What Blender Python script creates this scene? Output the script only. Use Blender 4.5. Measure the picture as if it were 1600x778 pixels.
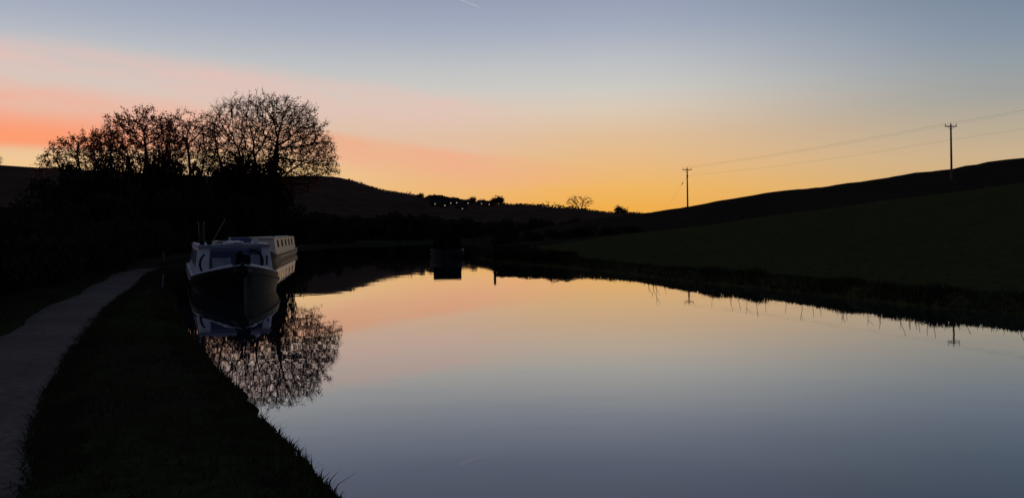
import bpy, bmesh, math, random
import numpy as np
from mathutils import Matrix, Vector

# ------------------------------------------------------------------ basics
for o in list(bpy.data.objects):
    bpy.data.objects.remove(o)
SC = bpy.context.scene
COL = SC.collection
RNG = np.random.default_rng(7)
random.seed(7)

CAM_H = 1.5                       # eye above the water (water is z = 0)
FPX = 1209.0                      # focal length in photograph pixels (1600 wide)
ROLL = 0.0144                     # the phone was held slightly turned

# ------------------------------------------------------------------ camera
cd = bpy.data.cameras.new('camera')
cam = bpy.data.objects.new('camera', cd)
COL.objects.link(cam)
cd.sensor_fit = 'HORIZONTAL'
cd.sensor_width = 36.0
cd.lens = FPX * 36.0 / 1600.0
cd.shift_y = -28.0 / 1600.0
cd.clip_start = 0.05
cd.clip_end = 6000.0
cam.matrix_world = (Matrix.Translation((0, 0, CAM_H)) @ Matrix.Rotation(math.pi / 2, 4, 'X')
                    @ Matrix.Rotation(-ROLL, 4, 'Z'))
SC.camera = cam

# ------------------------------------------------------------------ view
SC.view_settings.view_transform = 'Standard'
SC.view_settings.look = 'None'
SC.view_settings.exposure = 0.0
SC.view_settings.gamma = 1.0
SC.view_settings.use_curve_mapping = False
SC.render.engine = 'CYCLES'
SC.cycles.max_bounces = 6

# ------------------------------------------------------------------ dusk sky
world = bpy.data.worlds.new('World')
SC.world = world
world.use_nodes = True
NT = world.node_tree
NT.nodes.clear()


class NB:
    """small helper that writes shader maths as expressions"""
    def __init__(self, nt):
        self.nt = nt

    def node(self, t, **kw):
        n = self.nt.nodes.new(t)
        for k, v in kw.items():
            setattr(n, k, v)
        return n

    def link(self, a, b):
        self.nt.links.new(a, b)

    def put(self, sock, v):
        if hasattr(v, 'is_linked'):
            self.link(v, sock)
        else:
            sock.default_value = v

    def m(self, op, a, b=0.0, c=0.0):
        n = self.node('ShaderNodeMath', operation=op)
        for i, v in enumerate((a, b, c)):
            if i < len(n.inputs):
                self.put(n.inputs[i], v)
        return n.outputs[0]

    def add(self, a, b): return self.m('ADD', a, b)
    def sub(self, a, b): return self.m('SUBTRACT', a, b)
    def mul(self, a, b): return self.m('MULTIPLY', a, b)

    def smooth(self, x, lo, hi, to0=0.0, to1=1.0):
        n = self.node('ShaderNodeMapRange', interpolation_type='SMOOTHSTEP')
        self.put(n.inputs['Value'], x)
        self.put(n.inputs['From Min'], lo)
        self.put(n.inputs['From Max'], hi)
        self.put(n.inputs['To Min'], to0)
        self.put(n.inputs['To Max'], to1)
        return n.outputs['Result']

    def mix(self, f, a, b, blend='MIX'):
        n = self.node('ShaderNodeMix', data_type='RGBA', blend_type=blend)
        self.put(n.inputs[0], f)
        self.put(n.inputs[6], a)
        self.put(n.inputs[7], b)
        return n.outputs[2]

    def noise(self, vec, scale, detail=3.0, rough=0.55):
        n = self.node('ShaderNodeTexNoise')
        self.link(vec, n.inputs['Vector'])
        n.inputs['Scale'].default_value = scale
        n.inputs['Detail'].default_value = detail
        n.inputs['Roughness'].default_value = rough
        return n.outputs['Fac']

    def comb(self, x, y, z):
        n = self.node('ShaderNodeCombineXYZ')
        for i, v in enumerate((x, y, z)):
            self.put(n.inputs[i], v)
        return n.outputs[0]

    def ramp(self, f, stops, interp='LINEAR'):
        n = self.node('ShaderNodeValToRGB')
        cr = n.color_ramp
        cr.interpolation = interp
        while len(cr.elements) < len(stops):
            cr.elements.new(0.5)
        for e, (p, c) in zip(cr.elements, stops):
            e.position = p
            e.color = (*c, 1.0)
        self.link(f, n.inputs[0])
        return n.outputs[0]


def lin(r, g, b):
    f = lambda c: (c / 255.0) / 12.92 if c / 255.0 <= 0.04045 else ((c / 255.0 + 0.055) / 1.055) ** 2.4
    return (f(r), f(g), f(b))


SUN_AZ = 9.0        # degrees right of the view axis where the sun went down
SUN_EL = -3.0       # the sun has set behind the hills


def build_sky():
    W = NB(NT)
    tc = W.node('ShaderNodeTexCoord')
    sep = W.node('ShaderNodeSeparateXYZ')
    W.link(tc.outputs['Generated'], sep.inputs[0])
    x, y, z = sep.outputs
    D = 180.0 / math.pi
    el = W.mul(W.m('ARCSINE', z), D)
    az = W.mul(W.m('ARCTAN2', x, y), D)
    v = W.comb(W.mul(az, 0.045), W.mul(el, 0.30), 0.0)
    n1 = W.sub(W.noise(v, 1.6, 6.0, 0.62), 0.5)
    v2 = W.comb(W.mul(az, 0.09), W.add(W.mul(el, 0.55), W.mul(az, 0.035)), 3.0)
    n2 = W.sub(W.noise(v2, 1.9, 6.0, 0.62), 0.5)
    # clear dusk gradient by elevation (0..90 degrees on 0..1, square root to open up the low part)
    t = W.m('SQRT', W.m('MAXIMUM', W.m('DIVIDE', el, 90.0), 0.0))
    P = lambda e: math.sqrt(e / 90.0)
    centre = W.ramp(t, [(0.0, lin(240, 166, 62)), (P(1.6), lin(241, 174, 76)), (P(3.0), lin(240, 182, 96)),
                        (P(5.0), lin(232, 186, 132)), (P(6.8), lin(225, 190, 152)), (P(8.8), lin(218, 201, 182)),
                        (P(10.2), lin(206, 202, 195)), (P(12.2), lin(189, 192, 196)), (P(14.4), lin(166, 174, 191)),
                        (P(17.0), lin(147, 156, 180)), (P(24.0), lin(132, 141, 168)), (P(40.0), lin(86, 97, 126)),
                        (1.0, lin(52, 62, 88))])
    flank = W.ramp(t, [(0.0, lin(214, 172, 108)), (P(2.5), lin(212, 176, 124)), (P(4.5), lin(200, 176, 142)),
                       (P(6.5), lin(178, 168, 150)), (P(8.0), lin(160, 161, 156)), (P(10.0), lin(146, 156, 163)),
                       (P(12.0), lin(131, 145, 164)), (P(14.5), lin(118, 134, 154)), (P(24.0), lin(96, 112, 138)),
                       (P(40.0), lin(68, 80, 110)), (1.0, lin(52, 62, 88))])
    back = W.ramp(t, [(0.0, lin(70, 70, 92)), (P(6.0), lin(80, 76, 96)), (P(14.0), lin(76, 80, 104)),
                      (P(30.0), lin(64, 74, 100)), (1.0, lin(52, 62, 88))])
    c = W.mix(W.smooth(az, 6.0, 36.0), centre, flank)
    # brighter band hugging the hills to the left of the glow
    left_low = W.mul(W.smooth(az, -4.0, -20.0), W.smooth(el, 7.0, 4.5))
    c = W.mix(W.mul(left_low, 0.8), c, (*lin(246, 206, 138), 1.0))
    # afterglow lit cirrus: three soft sheets with crisp upper edges
    wob = W.mul(n1, 1.5)
    pale, pink, orange = (*lin(229, 192, 182), 1.0), (*lin(243, 174, 152), 1.0), (*lin(255, 152, 102), 1.0)
    e1 = W.add(W.sub(9.75, W.mul(az, 0.10)), wob)
    e1 = W.m('MINIMUM', e1, W.add(12.45, W.mul(wob, 0.6)))
    s1 = W.mul(W.smooth(W.sub(e1, el), -0.45, 1.0), W.smooth(W.sub(e1, el), 6.5, 0.6, 0.35, 1.0))
    s1 = W.mul(s1, W.smooth(az, 7.0, -9.0))
    s1 = W.mul(s1, W.smooth(az, -95.0, -55.0))
    c = W.mix(W.mul(s1, W.add(0.58, W.mul(n2, 1.5))), c, pale)
    e2 = W.add(W.add(6.9, W.mul(az, -0.085)), wob)
    s2 = W.mul(W.smooth(W.sub(e2, el), -1.0, 1.3), W.smooth(az, -12.0, -31.0))
    s2 = W.mul(s2, W.smooth(el, 5.2, 6.2))
    s2 = W.mul(s2, W.smooth(az, -95.0, -55.0))
    c = W.mix(W.mul(s2, W.add(0.74, W.mul(n2, 1.3))), c, pink)
    s2b = W.mul(W.mul(W.smooth(el, 5.4, 6.1), W.smooth(el, 8.4, 6.4)), W.smooth(az, -18.0, -32.0))
    s2b = W.mul(s2b, W.smooth(az, -95.0, -55.0))
    c = W.mix(W.mul(s2b, 0.8), c, orange)
    e3 = W.add(W.sub(5.55, W.mul(az, 0.14)), wob)
    s3 = W.mul(W.smooth(W.sub(e3, el), -0.3, 0.6), W.smooth(W.sub(e3, el), 3.4, 1.0))
    s3 = W.mul(s3, W.mul(W.smooth(az, 10.0, -6.0), W.smooth(az, -26.0, -14.0)))
    c = W.mix(W.mul(s3, W.add(0.64, W.mul(n2, 1.3))), c, (*lin(242, 172, 136), 1.0))
    # short high vapour trail
    ca, ce = -3.05, 16.45
    da, de = W.sub(az, ca), W.sub(el, ce)
    cs, sn = math.cos(math.radians(-20)), math.sin(math.radians(-20))
    al = W.add(W.mul(da, cs), W.mul(de, sn))
    ac = W.sub(W.mul(de, cs), W.mul(da, sn))
    trail = W.mul(W.smooth(W.m('ABSOLUTE', al), 1.15, 0.7), W.smooth(W.m('ABSOLUTE', ac), 0.075, 0.02))
    c = W.mix(W.mul(trail, 0.24), c, (*lin(215, 205, 208), 1.0))
    # the sky turns dark away from the afterglow
    toward = W.m('ABSOLUTE', W.add(az, 2.0))
    c = W.mix(W.smooth(toward, 50.0, 145.0), c, back)
    c = W.mix(W.smooth(el, -0.5, -6.0), c, (0.01, 0.01, 0.012, 1.0))
    # physical twilight scattering adds a faint base
    ns = W.node('ShaderNodeTexSky', sky_type='NISHITA')
    ns.sun_disc = False
    ns.sun_elevation = math.radians(SUN_EL)
    ns.sun_rotation = math.radians(SUN_AZ)
    bg1 = W.node('ShaderNodeBackground')
    W.link(c, bg1.inputs[0])
    bg1.inputs[1].default_value = 1.0
    bg2 = W.node('ShaderNodeBackground')
    W.link(ns.outputs[0], bg2.inputs[0])
    bg2.inputs[1].default_value = 0.002
    ad = W.node('ShaderNodeAddShader')
    W.link(bg1.outputs[0], ad.inputs[0])
    W.link(bg2.outputs[0], ad.inputs[1])
    out = W.node('ShaderNodeOutputWorld')
    W.link(ad.outputs[0], out.inputs[0])


build_sky()

sd_ = bpy.data.lights.new('sun', 'SUN')
sd_.energy = 0.05
sd_.angle = math.radians(0.5)
sd_.color = (1.0, 0.62, 0.35)
sun = bpy.data.objects.new('sun', sd_)
COL.objects.link(sun)
_d = Vector((math.sin(math.radians(SUN_AZ)) * math.cos(math.radians(SUN_EL)),
             math.cos(math.radians(SUN_AZ)) * math.cos(math.radians(SUN_EL)), math.sin(math.radians(SUN_EL))))
sun.rotation_euler = _d.to_track_quat('Z', 'Y').to_euler()


# ------------------------------------------------------------------ helpers
def at(px, py, D):
    """world point seen at photograph pixel (px, py) at distance D ahead"""
    u, v = px - 800.0, 361.0 - py
    c, s = math.cos(ROLL), math.sin(ROLL)
    return Vector((D * (u * c + v * s) / FPX, D, CAM_H + D * (-u * s + v * c) / FPX))


def tag(o, label=None, cat=None, group=None, kind=None):
    if label: o['label'] = label
    if cat: o['category'] = cat
    if group: o['group'] = group
    if kind: o['kind'] = kind
    return o


def link(name, me, mat=None, parent=None):
    o = bpy.data.objects.new(name, me)
    COL.objects.link(o)
    if mat is not None and me is not None and len(me.materials) == 0:
        me.materials.append(mat)
    if parent is not None:
        o.parent = parent
    return o


def empty(name, loc=(0, 0, 0), rz=0.0):
    o = bpy.data.objects.new(name, None)
    COL.objects.link(o)
    o.location = loc
    o.rotation_euler = (0, 0, rz)
    o.empty_display_size = 0.2
    return o


def mesh_np(name, verts, faces, smooth=False):
    """verts (N,3); faces: list of int arrays shaped (n,3) or (n,4)"""
    me = bpy.data.meshes.new(name)
    verts = np.asarray(verts, dtype=np.float32)
    me.vertices.add(len(verts))
    me.vertices.foreach_set('co', verts.ravel())
    loops, starts, pos = [], [], 0
    for f in faces:
        f = np.asarray(f, dtype=np.int32)
        if f.size == 0:
            continue
        k = f.shape[1]
        loops.append(f.ravel())
        starts.append(pos + np.arange(len(f), dtype=np.int32) * k)
        pos += f.size
    loops = np.concatenate(loops)
    starts = np.concatenate(starts)
    me.loops.add(len(loops))
    me.loops.foreach_set('vertex_index', loops)
    me.polygons.add(len(starts))
    me.polygons.foreach_set('loop_start', starts)
    if smooth:
        me.polygons.foreach_set('use_smooth', np.ones(len(starts), dtype=bool))
    me.update(calc_edges=True)
    me.validate()
    return me


class MB:
    """collects simple solids into one mesh"""
    def __init__(self):
        self.v, self.f = [], []

    def poly(self, pts, faces):
        n = len(self.v)
        self.v += [tuple(p) for p in pts]
        self.f += [tuple(i + n for i in f) for f in faces]
        return self

    def box(self, x0, x1, y0, y1, z0, z1):
        p = [(x0, y0, z0), (x1, y0, z0), (x1, y1, z0), (x0, y1, z0),
             (x0, y0, z1), (x1, y0, z1), (x1, y1, z1), (x0, y1, z1)]
        return self.poly(p, [(0, 3, 2, 1), (4, 5, 6, 7), (0, 1, 5, 4), (1, 2, 6, 5), (2, 3, 7, 6), (3, 0, 4, 7)])

    def tube(self, pts, r, n=8, r_end=None, cap=True):
        pts = [Vector(p) for p in pts]
        k0 = len(self.v)
        m = len(pts)
        prev = None
        for i, p in enumerate(pts):
            d = (pts[min(i + 1, m - 1)] - pts[max(i - 1, 0)]).normalized()
            ref = Vector((0, 0, 1)) if abs(d.z) < 0.9 else Vector((1, 0, 0))
            a = d.cross(ref).normalized() if prev is None else (prev - d * prev.dot(d)).normalized()
            prev = a
            b = d.cross(a)
            rr = r if r_end is None else r + (r_end - r) * i / max(m - 1, 1)
            for j in range(n):
                t = 2 * math.pi * j / n
                self.v.append(tuple(p + (a * math.cos(t) + b * math.sin(t)) * rr))
        for i in range(m - 1):
            for j in range(n):
                a0, a1 = k0 + i * n + j, k0 + i * n + (j + 1) % n
                self.f.append((a0, a1, a1 + n, a0 + n))
        if cap:
            self.f.append(tuple(k0 + j for j in reversed(range(n))))
            self.f.append(tuple(k0 + (m - 1) * n + j for j in range(n)))
        return self

    def grid(self, rows):
        k0, w = len(self.v), len(rows[0])
        for r in rows:
            self.v += [tuple(p) for p in r]
        for i in range(len(rows) - 1):
            for j in range(w - 1):
                a = k0 + i * w + j
                self.f.append((a, a + 1, a + 1 + w, a + w))
        return self

    def ball(self, c, rx, ry, rz, n=10, m=6):
        rows = []
        for i in range(m + 1):
            ph = math.pi * (i / m - 0.5) * 0.998
            rows.append([(c[0] + rx * math.cos(ph) * math.cos(2 * math.pi * j / n),
                          c[1] + ry * math.cos(ph) * math.sin(2 * math.pi * j / n), c[2] + rz * math.sin(ph)) for j in range(n + 1)])
        return self.grid(rows)

    def mesh(self, name, bevel=0.0, smooth=False):
        me = bpy.data.meshes.new(name)
        me.from_pydata(self.v, [], self.f)
        bm = bmesh.new()
        bm.from_mesh(me)
        bmesh.ops.recalc_face_normals(bm, faces=bm.faces)
        if bevel > 0:
            es = [e for e in bm.edges if len(e.link_faces) == 2 and e.calc_face_angle(0) > 0.6]
            bmesh.ops.bevel(bm, geom=es, offset=bevel, segments=2, profile=0.6, affect='EDGES', clamp_overlap=True)
        bm.to_mesh(me)
        bm.free()
        if smooth:
            for p in me.polygons:
                p.use_smooth = True
            me.set_sharp_from_angle(angle=math.radians(38))
        me.update()
        return me

    def build(self, name, mat, parent=None, bevel=0.0, smooth=False):
        return link(name, self.mesh(name, bevel, smooth), mat, parent)


# ------------------------------------------------------------------ materials
def material(name):
    m = bpy.data.materials.new(name)
    m.use_nodes = True
    b = m.node_tree.nodes['Principled BSDF']
    return m, NB(m.node_tree), b


def simple(name, col, rough=0.6, var=0.25, scale=6.0, metal=0.0, bump=0.0, coat=0.0):
    m, N, b = material(name)
    tc = N.node('ShaderNodeTexCoord')
    n = N.noise(tc.outputs['Object'], scale, 5.0, 0.6)
    f = N.smooth(n, 0.3, 0.7)
    lo = tuple(c * (1 - var) for c in col) + (1,)
    hi = tuple(min(1, c * (1 + var)) for c in col) + (1,)
    N.link(N.mix(f, lo, hi), b.inputs['Base Color'])
    b.inputs['Roughness'].default_value = rough
    b.inputs['Metallic'].default_value = metal
    b.inputs['Coat Weight'].default_value = coat
    if bump > 0:
        bp = N.node('ShaderNodeBump')
        bp.inputs['Strength'].default_value = bump
        bp.inputs['Distance'].default_value = 0.02
        N.link(N.noise(tc.outputs['Object'], scale * 4, 4.0), bp.inputs['Height'])
        N.link(bp.outputs[0], b.inputs['Normal'])
    return m


def ground_material(name, dark, green, brown, s1, s2, bump=0.5, dist=0.06):
    m, N, b = material(name)
    tc = N.node('ShaderNodeTexCoord')
    p = tc.outputs['Object']
    big = N.smooth(N.noise(p, s1, 4.0), 0.35, 0.65)
    fine = N.smooth(N.noise(p, s2, 6.0, 0.7), 0.3, 0.7)
    c = N.mix(big, (*green, 1), (*brown, 1))
    c = N.mix(N.mul(fine, 0.7), c, (*dark, 1))
    N.link(c, b.inputs['Base Color'])
    b.inputs['Roughness'].default_value = 0.95
    b.inputs['Specular IOR Level'].default_value = 0.0
    bp = N.node('ShaderNodeBump')
    bp.inputs['Strength'].default_value = bump
    bp.inputs['Distance'].default_value = dist
    N.link(N.noise(p, s2 * 1.5, 6.0, 0.75), bp.inputs['Height'])
    N.link(bp.outputs[0], b.inputs['Normal'])
    return m


M = {}
M['grass_ground'] = ground_material('grass_ground', (0.020, 0.022, 0.008), (0.060, 0.065, 0.022), (0.058, 0.056, 0.022), 0.12, 5.0)
M['rough_pasture'] = ground_material('rough_pasture', (0.014, 0.011, 0.008), (0.036, 0.027, 0.018), (0.042, 0.031, 0.022), 0.05, 1.2, 0.6, 0.15)
M['verge_ground'] = ground_material('verge_ground', (0.014, 0.014, 0.008), (0.040, 0.044, 0.018), (0.040, 0.038, 0.019), 0.4, 6.0)
M['hill'] = ground_material('hill', (0.032, 0.018, 0.012), (0.066, 0.043, 0.031), (0.078, 0.049, 0.037), 0.012, 0.08, 0.4, 2.0)
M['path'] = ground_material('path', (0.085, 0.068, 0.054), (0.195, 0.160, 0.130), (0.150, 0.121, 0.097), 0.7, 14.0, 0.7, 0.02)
# shade of the trees, painted into the colour of the far towpath
def _path_shade():
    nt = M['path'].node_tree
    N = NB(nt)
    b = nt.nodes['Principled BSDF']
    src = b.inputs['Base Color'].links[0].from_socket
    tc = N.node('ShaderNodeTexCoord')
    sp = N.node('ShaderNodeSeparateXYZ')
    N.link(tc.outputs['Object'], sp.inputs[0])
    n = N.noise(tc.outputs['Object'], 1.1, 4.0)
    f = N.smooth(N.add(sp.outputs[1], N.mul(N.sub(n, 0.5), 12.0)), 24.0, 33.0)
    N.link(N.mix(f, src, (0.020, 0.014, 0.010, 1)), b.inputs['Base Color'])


_path_shade()
M['bark'] = simple('bark', (0.030, 0.022, 0.017), 0.9, 0.4, 3.0)
M['twig'] = simple('twig', (0.030, 0.020, 0.016), 0.9, 0.3, 3.0)
M['steel_black'] = simple('hull_black_paint', (0.006, 0.006, 0.006), 0.55, 0.4, 5.0)
M['dark_red'] = simple('dark_red_paint', (0.045, 0.010, 0.010), 0.4, 0.2, 4.0)
M['white_paint'] = simple('white_paint', (0.66, 0.65, 0.64), 0.42, 0.12, 3.0)
M['grey_paint'] = simple('grey_paint', (0.22, 0.22, 0.24), 0.5, 0.2, 3.0)
M['roof_grey'] = simple('roof_grey_paint', (0.20, 0.21, 0.25), 0.55, 0.2, 3.0)
M['blue_paint'] = simple('dark_blue_paint', (0.022, 0.028, 0.075), 0.45, 0.2, 3.0)
M['blue_mid'] = simple('mid_blue_paint', (0.07, 0.09, 0.17), 0.45, 0.2, 3.0)
M['cream'] = simple('cream_paint', (0.88, 0.74, 0.53), 0.38, 0.03, 2.0)
M['canvas'] = simple('black_canvas', (0.009, 0.009, 0.011), 0.8, 0.3, 8.0, bump=0.3)
M['rope'] = simple('dark_rope', (0.018, 0.015, 0.013), 0.9, 0.3, 30.0)
M['wood'] = simple('weathered_wood', (0.085, 0.065, 0.05), 0.85, 0.3, 5.0, bump=0.3)
M['pale_wood'] = simple('pale_post', (0.10, 0.095, 0.085), 0.8, 0.2, 5.0)
M['metal'] = simple('galvanised_metal', (0.18, 0.18, 0.19), 0.5, 0.2, 8.0, metal=0.6)
M['canvas'].node_tree.nodes['Principled BSDF'].inputs['Specular IOR Level'].default_value = 0.0
M['steel_black'].node_tree.nodes['Principled BSDF'].inputs['Specular IOR Level'].default_value = 0.3
M['brass'] = simple('brass', (0.45, 0.32, 0.12), 0.35, 0.2, 8.0, metal=0.9)
M['ceramic'] = simple('insulator', (0.06, 0.035, 0.025), 0.25, 0.1, 8.0)
M['wire'] = simple('wire', (0.22, 0.20, 0.18), 0.5, 0.1, 2.0)
M['mossy_stone'] = simple('mossy_stone', (0.022, 0.022, 0.016), 0.9, 0.35, 2.0, bump=0.4)
M['stone'] = simple('dark_stone', (0.035, 0.029, 0.025), 0.9, 0.35, 1.2, bump=0.4)
M['slate'] = simple('slate_roof', (0.025, 0.024, 0.024), 0.7, 0.3, 0.7)
for k_ in ('stone', 'slate', 'mossy_stone', 'bark', 'twig', 'rope', 'pale_wood'):
    M[k_].node_tree.nodes['Principled BSDF'].inputs['Specular IOR Level'].default_value = 0.0
M['glass'] = simple('window_glass', (0.012, 0.013, 0.016), 0.08, 0.1, 1.0)


def leaf_material(name, a, b_, tr=0.25):
    m = bpy.data.materials.new(name)
    m.use_nodes = True
    N = NB(m.node_tree)
    m.node_tree.nodes.clear()
    tc = N.node('ShaderNodeTexCoord')
    f = N.smooth(N.noise(tc.outputs['Object'], 1.3, 4.0), 0.3, 0.7)
    c = N.mix(f, (*a, 1), (*b_, 1))
    d = N.node('ShaderNodeBsdfDiffuse')
    t = N.node('ShaderNodeBsdfTranslucent')
    N.link(c, d.inputs[0])
    N.link(c, t.inputs[0])
    mx = N.node('ShaderNodeMixShader')
    mx.inputs[0].default_value = tr
    N.link(d.outputs[0], mx.inputs[1])
    N.link(t.outputs[0], mx.inputs[2])
    o = N.node('ShaderNodeOutputMaterial')
    N.link(mx.outputs[0], o.inputs[0])
    return m


M['leaf_brown'] = leaf_material('autumn_leaf', (0.28, 0.080, 0.045), (0.36, 0.100, 0.055), 0.72)
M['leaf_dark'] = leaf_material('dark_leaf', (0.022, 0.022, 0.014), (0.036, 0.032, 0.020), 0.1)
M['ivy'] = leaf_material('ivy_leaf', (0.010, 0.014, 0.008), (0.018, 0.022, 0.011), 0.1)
M['grass_blade'] = leaf_material('grass_blade', (0.020, 0.026, 0.010), (0.044, 0.048, 0.020), 0.2)
M['reed'] = leaf_material('dry_reed', (0.060, 0.050, 0.030), (0.080, 0.060, 0.036), 0.2)


def emit(name, col, strength):
    m = bpy.data.materials.new(name)
    m.use_nodes = True
    N = NB(m.node_tree)
    m.node_tree.nodes.clear()
    e = N.node('ShaderNodeEmission')
    e.inputs[0].default_value = (*col, 1)
    e.inputs[1].default_value = strength
    o = N.node('ShaderNodeOutputMaterial')
    N.link(e.outputs[0], o.inputs[0])
    return m


M['lit'] = emit('lit_window', (1.0, 0.72, 0.44), 0.55)


def water_material():
    m, N, b = material('canal_water')
    tc = N.node('ShaderNodeTexCoord')
    b.inputs['Base Color'].default_value = (0.016, 0.019, 0.026, 1)
    N.link(N.smooth(N.noise(tc.outputs['Object'], 0.11, 3.0), 0.4, 0.7, 0.012, 0.045), b.inputs['Roughness'])
    b.inputs['IOR'].default_value = 1.36
    b.inputs['Coat Weight'].default_value = 0.9
    b.inputs['Coat IOR'].default_value = 1.33
    b.inputs['Coat Roughness'].default_value = 0.015
    mp = N.node('ShaderNodeMapping')
    mp.inputs['Scale'].default_value = (0.55, 1.0, 1.0)
    N.link(tc.outputs['Object'], mp.inputs[0])
    h = N.add(N.mul(N.noise(mp.outputs[0], 0.9, 2.0), 1.0), N.mul(N.noise(mp.outputs[0], 7.0, 2.0), 0.06))
    bp = N.node('ShaderNodeBump')
    bp.inputs['Strength'].default_value = 1.0
    bp.inputs['Distance'].default_value = 0.0017
    N.link(h, bp.inputs['Height'])
    N.link(bp.outputs[0], b.inputs['Normal'])
    N.link(bp.outputs[0], b.inputs['Coat Normal'])
    return m


M['water'] = water_material()


# ------------------------------------------------------------------ canal plan
def catmull(pts, step):
    p = np.asarray(pts, float)
    q = np.vstack([2 * p[0] - p[1], p, 2 * p[-1] - p[-2]])
    out = []
    for i in range(1, len(q) - 2):
        L = np.linalg.norm(q[i + 1] - q[i])
        n = max(2, int(L / step))
        t = (np.arange(n) / n)[:, None]
        a, b, c, d = q[i - 1], q[i], q[i + 1], q[i + 2]
        out.append(0.5 * (2 * b + (c - a) * t + (2 * a - 5 * b + 4 * c - d) * t ** 2 + (3 * b - a - 3 * c + d) * t ** 3))
    out.append(p[-1:])
    return np.vstack(out)


LEFT = catmull([(4.6, -26), (3.4, -12), (2.5, -4), (1.45, 0), (-0.42, 3.5), (-1.24, 5.0), (-3.1, 8.4), (-4.85, 11.8),
                (-8.45, 19.5), (-12.4, 29.8), (-16.1, 44), (-20.0, 62), (-21.6, 77), (-20, 92), (-15.2, 103),
                (-6, 111), (3, 116)], 0.6)
RIGHT = catmull([(15.5, -26), (14.2, -12), (12.8, -2), (11.2, 5), (9.7, 10), (8.4, 12.6), (7.75, 13.8), (6.85, 16.5),
                 (5.28, 21.3), (4.1, 25.4), (2.3, 31), (-0.95, 39.2), (-4.3, 55), (-6.5, 68), (-5, 84), (0, 97),
                 (5, 104)], 0.6)
# little bays and bulges so the edge is not ruled
_w = lambda n, k: np.interp(np.arange(n), np.arange(0, n + k, k), RNG.normal(0, 1, len(np.arange(0, n + k, k))))
RIGHT[:, 0] += 0.10 * _w(len(RIGHT), 3) + 0.05 * _w(len(RIGHT), 1)
LEFT[:, 0] += 0.035 * _w(len(LEFT), 2)
POLY = np.vstack([LEFT, RIGHT[::-1]])


def seg_dist(P, line):
    d = np.full(len(P), 1e9)
    for a, b in zip(line[:-1], line[1:]):
        ab = b - a
        t = np.clip(((P - a) @ ab) / (ab @ ab + 1e-12), 0, 1)
        d = np.minimum(d, np.hypot(P[:, 0] - a[0] - t * ab[0], P[:, 1] - a[1] - t * ab[1]))
    return d


def inside(P, poly):
    r = np.zeros(len(P), bool)
    x, y = P[:, 0], P[:, 1]
    j = len(poly) - 1
    for i in range(len(poly)):
        xi, yi = poly[i]
        xj, yj = poly[j]
        if yi != yj:
            r ^= ((yi > y) != (yj > y)) & (x < (xj - xi) * (y - yi) / (yj - yi) + xi)
        j = i
    return r


PATH_R = catmull([(1.6, -12), (0.2, -5), (-0.95, 0), (-2.33, 3.7), (-3.3, 5.5), (-4.68, 8.3), (-6.1, 11.3), (-7.95, 15.7),
                  (-10.1, 21), (-13.2, 28.8), (-17.6, 44), (-21.8, 62), (-23.4, 77)], 0.5)
_t = np.gradient(PATH_R, axis=0)
_t /= np.linalg.norm(_t, axis=1)[:, None]
PATH_N = np.stack([-_t[:, 1], _t[:, 0]], 1)          # towards the left of travel
PATH_W = 1.12
PATH_C = PATH_R + PATH_N * PATH_W * 0.5

# control heights of the land on the right of the canal
CTRL = []
for x, y in RIGHT[::6]:
    CTRL.append((x, y, 0.24))
for px, py, D in ((1600, 290, 62), (1440, 311, 62), (1300, 328, 61), (1200, 338, 60), (1040, 359, 56), (900, 377, 50), (805, 390, 45)):
    p = at(px, py, D)
    CTRL.append(tuple(p))
    q = at(px, py, D + 16)
    CTRL.append((q.x, q.y, max(0.6, p.z - 0.35)))
SKYL = [(1010, 333), (1040, 329), (1074, 323), (1113, 315), (1195, 304), (1281, 295), (1341, 285), (1400, 277), (1441, 269),
        (1481, 267), (1521, 257), (1551, 255), (1600, 245), (1700, 228), (1850, 205)]
for px, py in SKYL:
    p = at(px, py, 155)
    CTRL.append(tuple(p))
    for D, dz in ((195, 1.5), (260, 5.0), (400, 12.0)):
        q = at(px, py, D)
        CTRL.append((q.x, q.y, max(-1.0, p.z - dz)))
for px, py in SKYL[::2]:
    p, c = at(px, py, 155), at(px, np.interp(px, [1010, 1040, 1200, 1300, 1440, 1600, 1850], [362, 359, 338, 328, 311, 290, 262]), 78)
    q = at(px, py, 115)
    CTRL.append((q.x, q.y, c.z - 0.35 + (p.z - c.z + 0.35) * 0.46))
CTRL += [(30, 2, 2.0), (60, -5, 5.0), (100, 20, 10.5), (150, 60, 17), (200, -40, 19), (40, -40, 2.5), (260, 120, 24), (90, 55, 9.5),
         (0, 60, 0.6), (0, 80, 0.6), (10, 95, 0.6), (-5, 150, 1.0), (10, 180, 1.0), (0, 300, 0.0)]
CTRL = np.array(CTRL)


def tps(r):
    return np.where(r > 1e-9, r * r * np.log(r + 1e-12), 0.0)


def _fit():
    S = 100.0
    A = CTRL[:, :2] / S
    n = len(A)
    K = tps(np.hypot(A[:, None, 0] - A[None, :, 0], A[:, None, 1] - A[None, :, 1])) + np.eye(n) * 1e-6
    Pm = np.hstack([np.ones((n, 1)), A])
    L = np.zeros((n + 3, n + 3))
    L[:n, :n] = K
    L[:n, n:] = Pm
    L[n:, :n] = Pm.T
    return A, np.linalg.solve(L, np.concatenate([CTRL[:, 2], np.zeros(3)])), S


_A, _WGT, _S = _fit()


def right_z(P):
    out = np.empty(len(P))
    for i in range(0, len(P), 20000):
        q = P[i:i + 20000] / _S
        k = tps(np.hypot(q[:, None, 0] - _A[None, :, 0], q[:, None, 1] - _A[None, :, 1]))
        out[i:i + 20000] = k @ _WGT[:-3] + _WGT[-3] + q @ _WGT[-2:]
    return out


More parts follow.
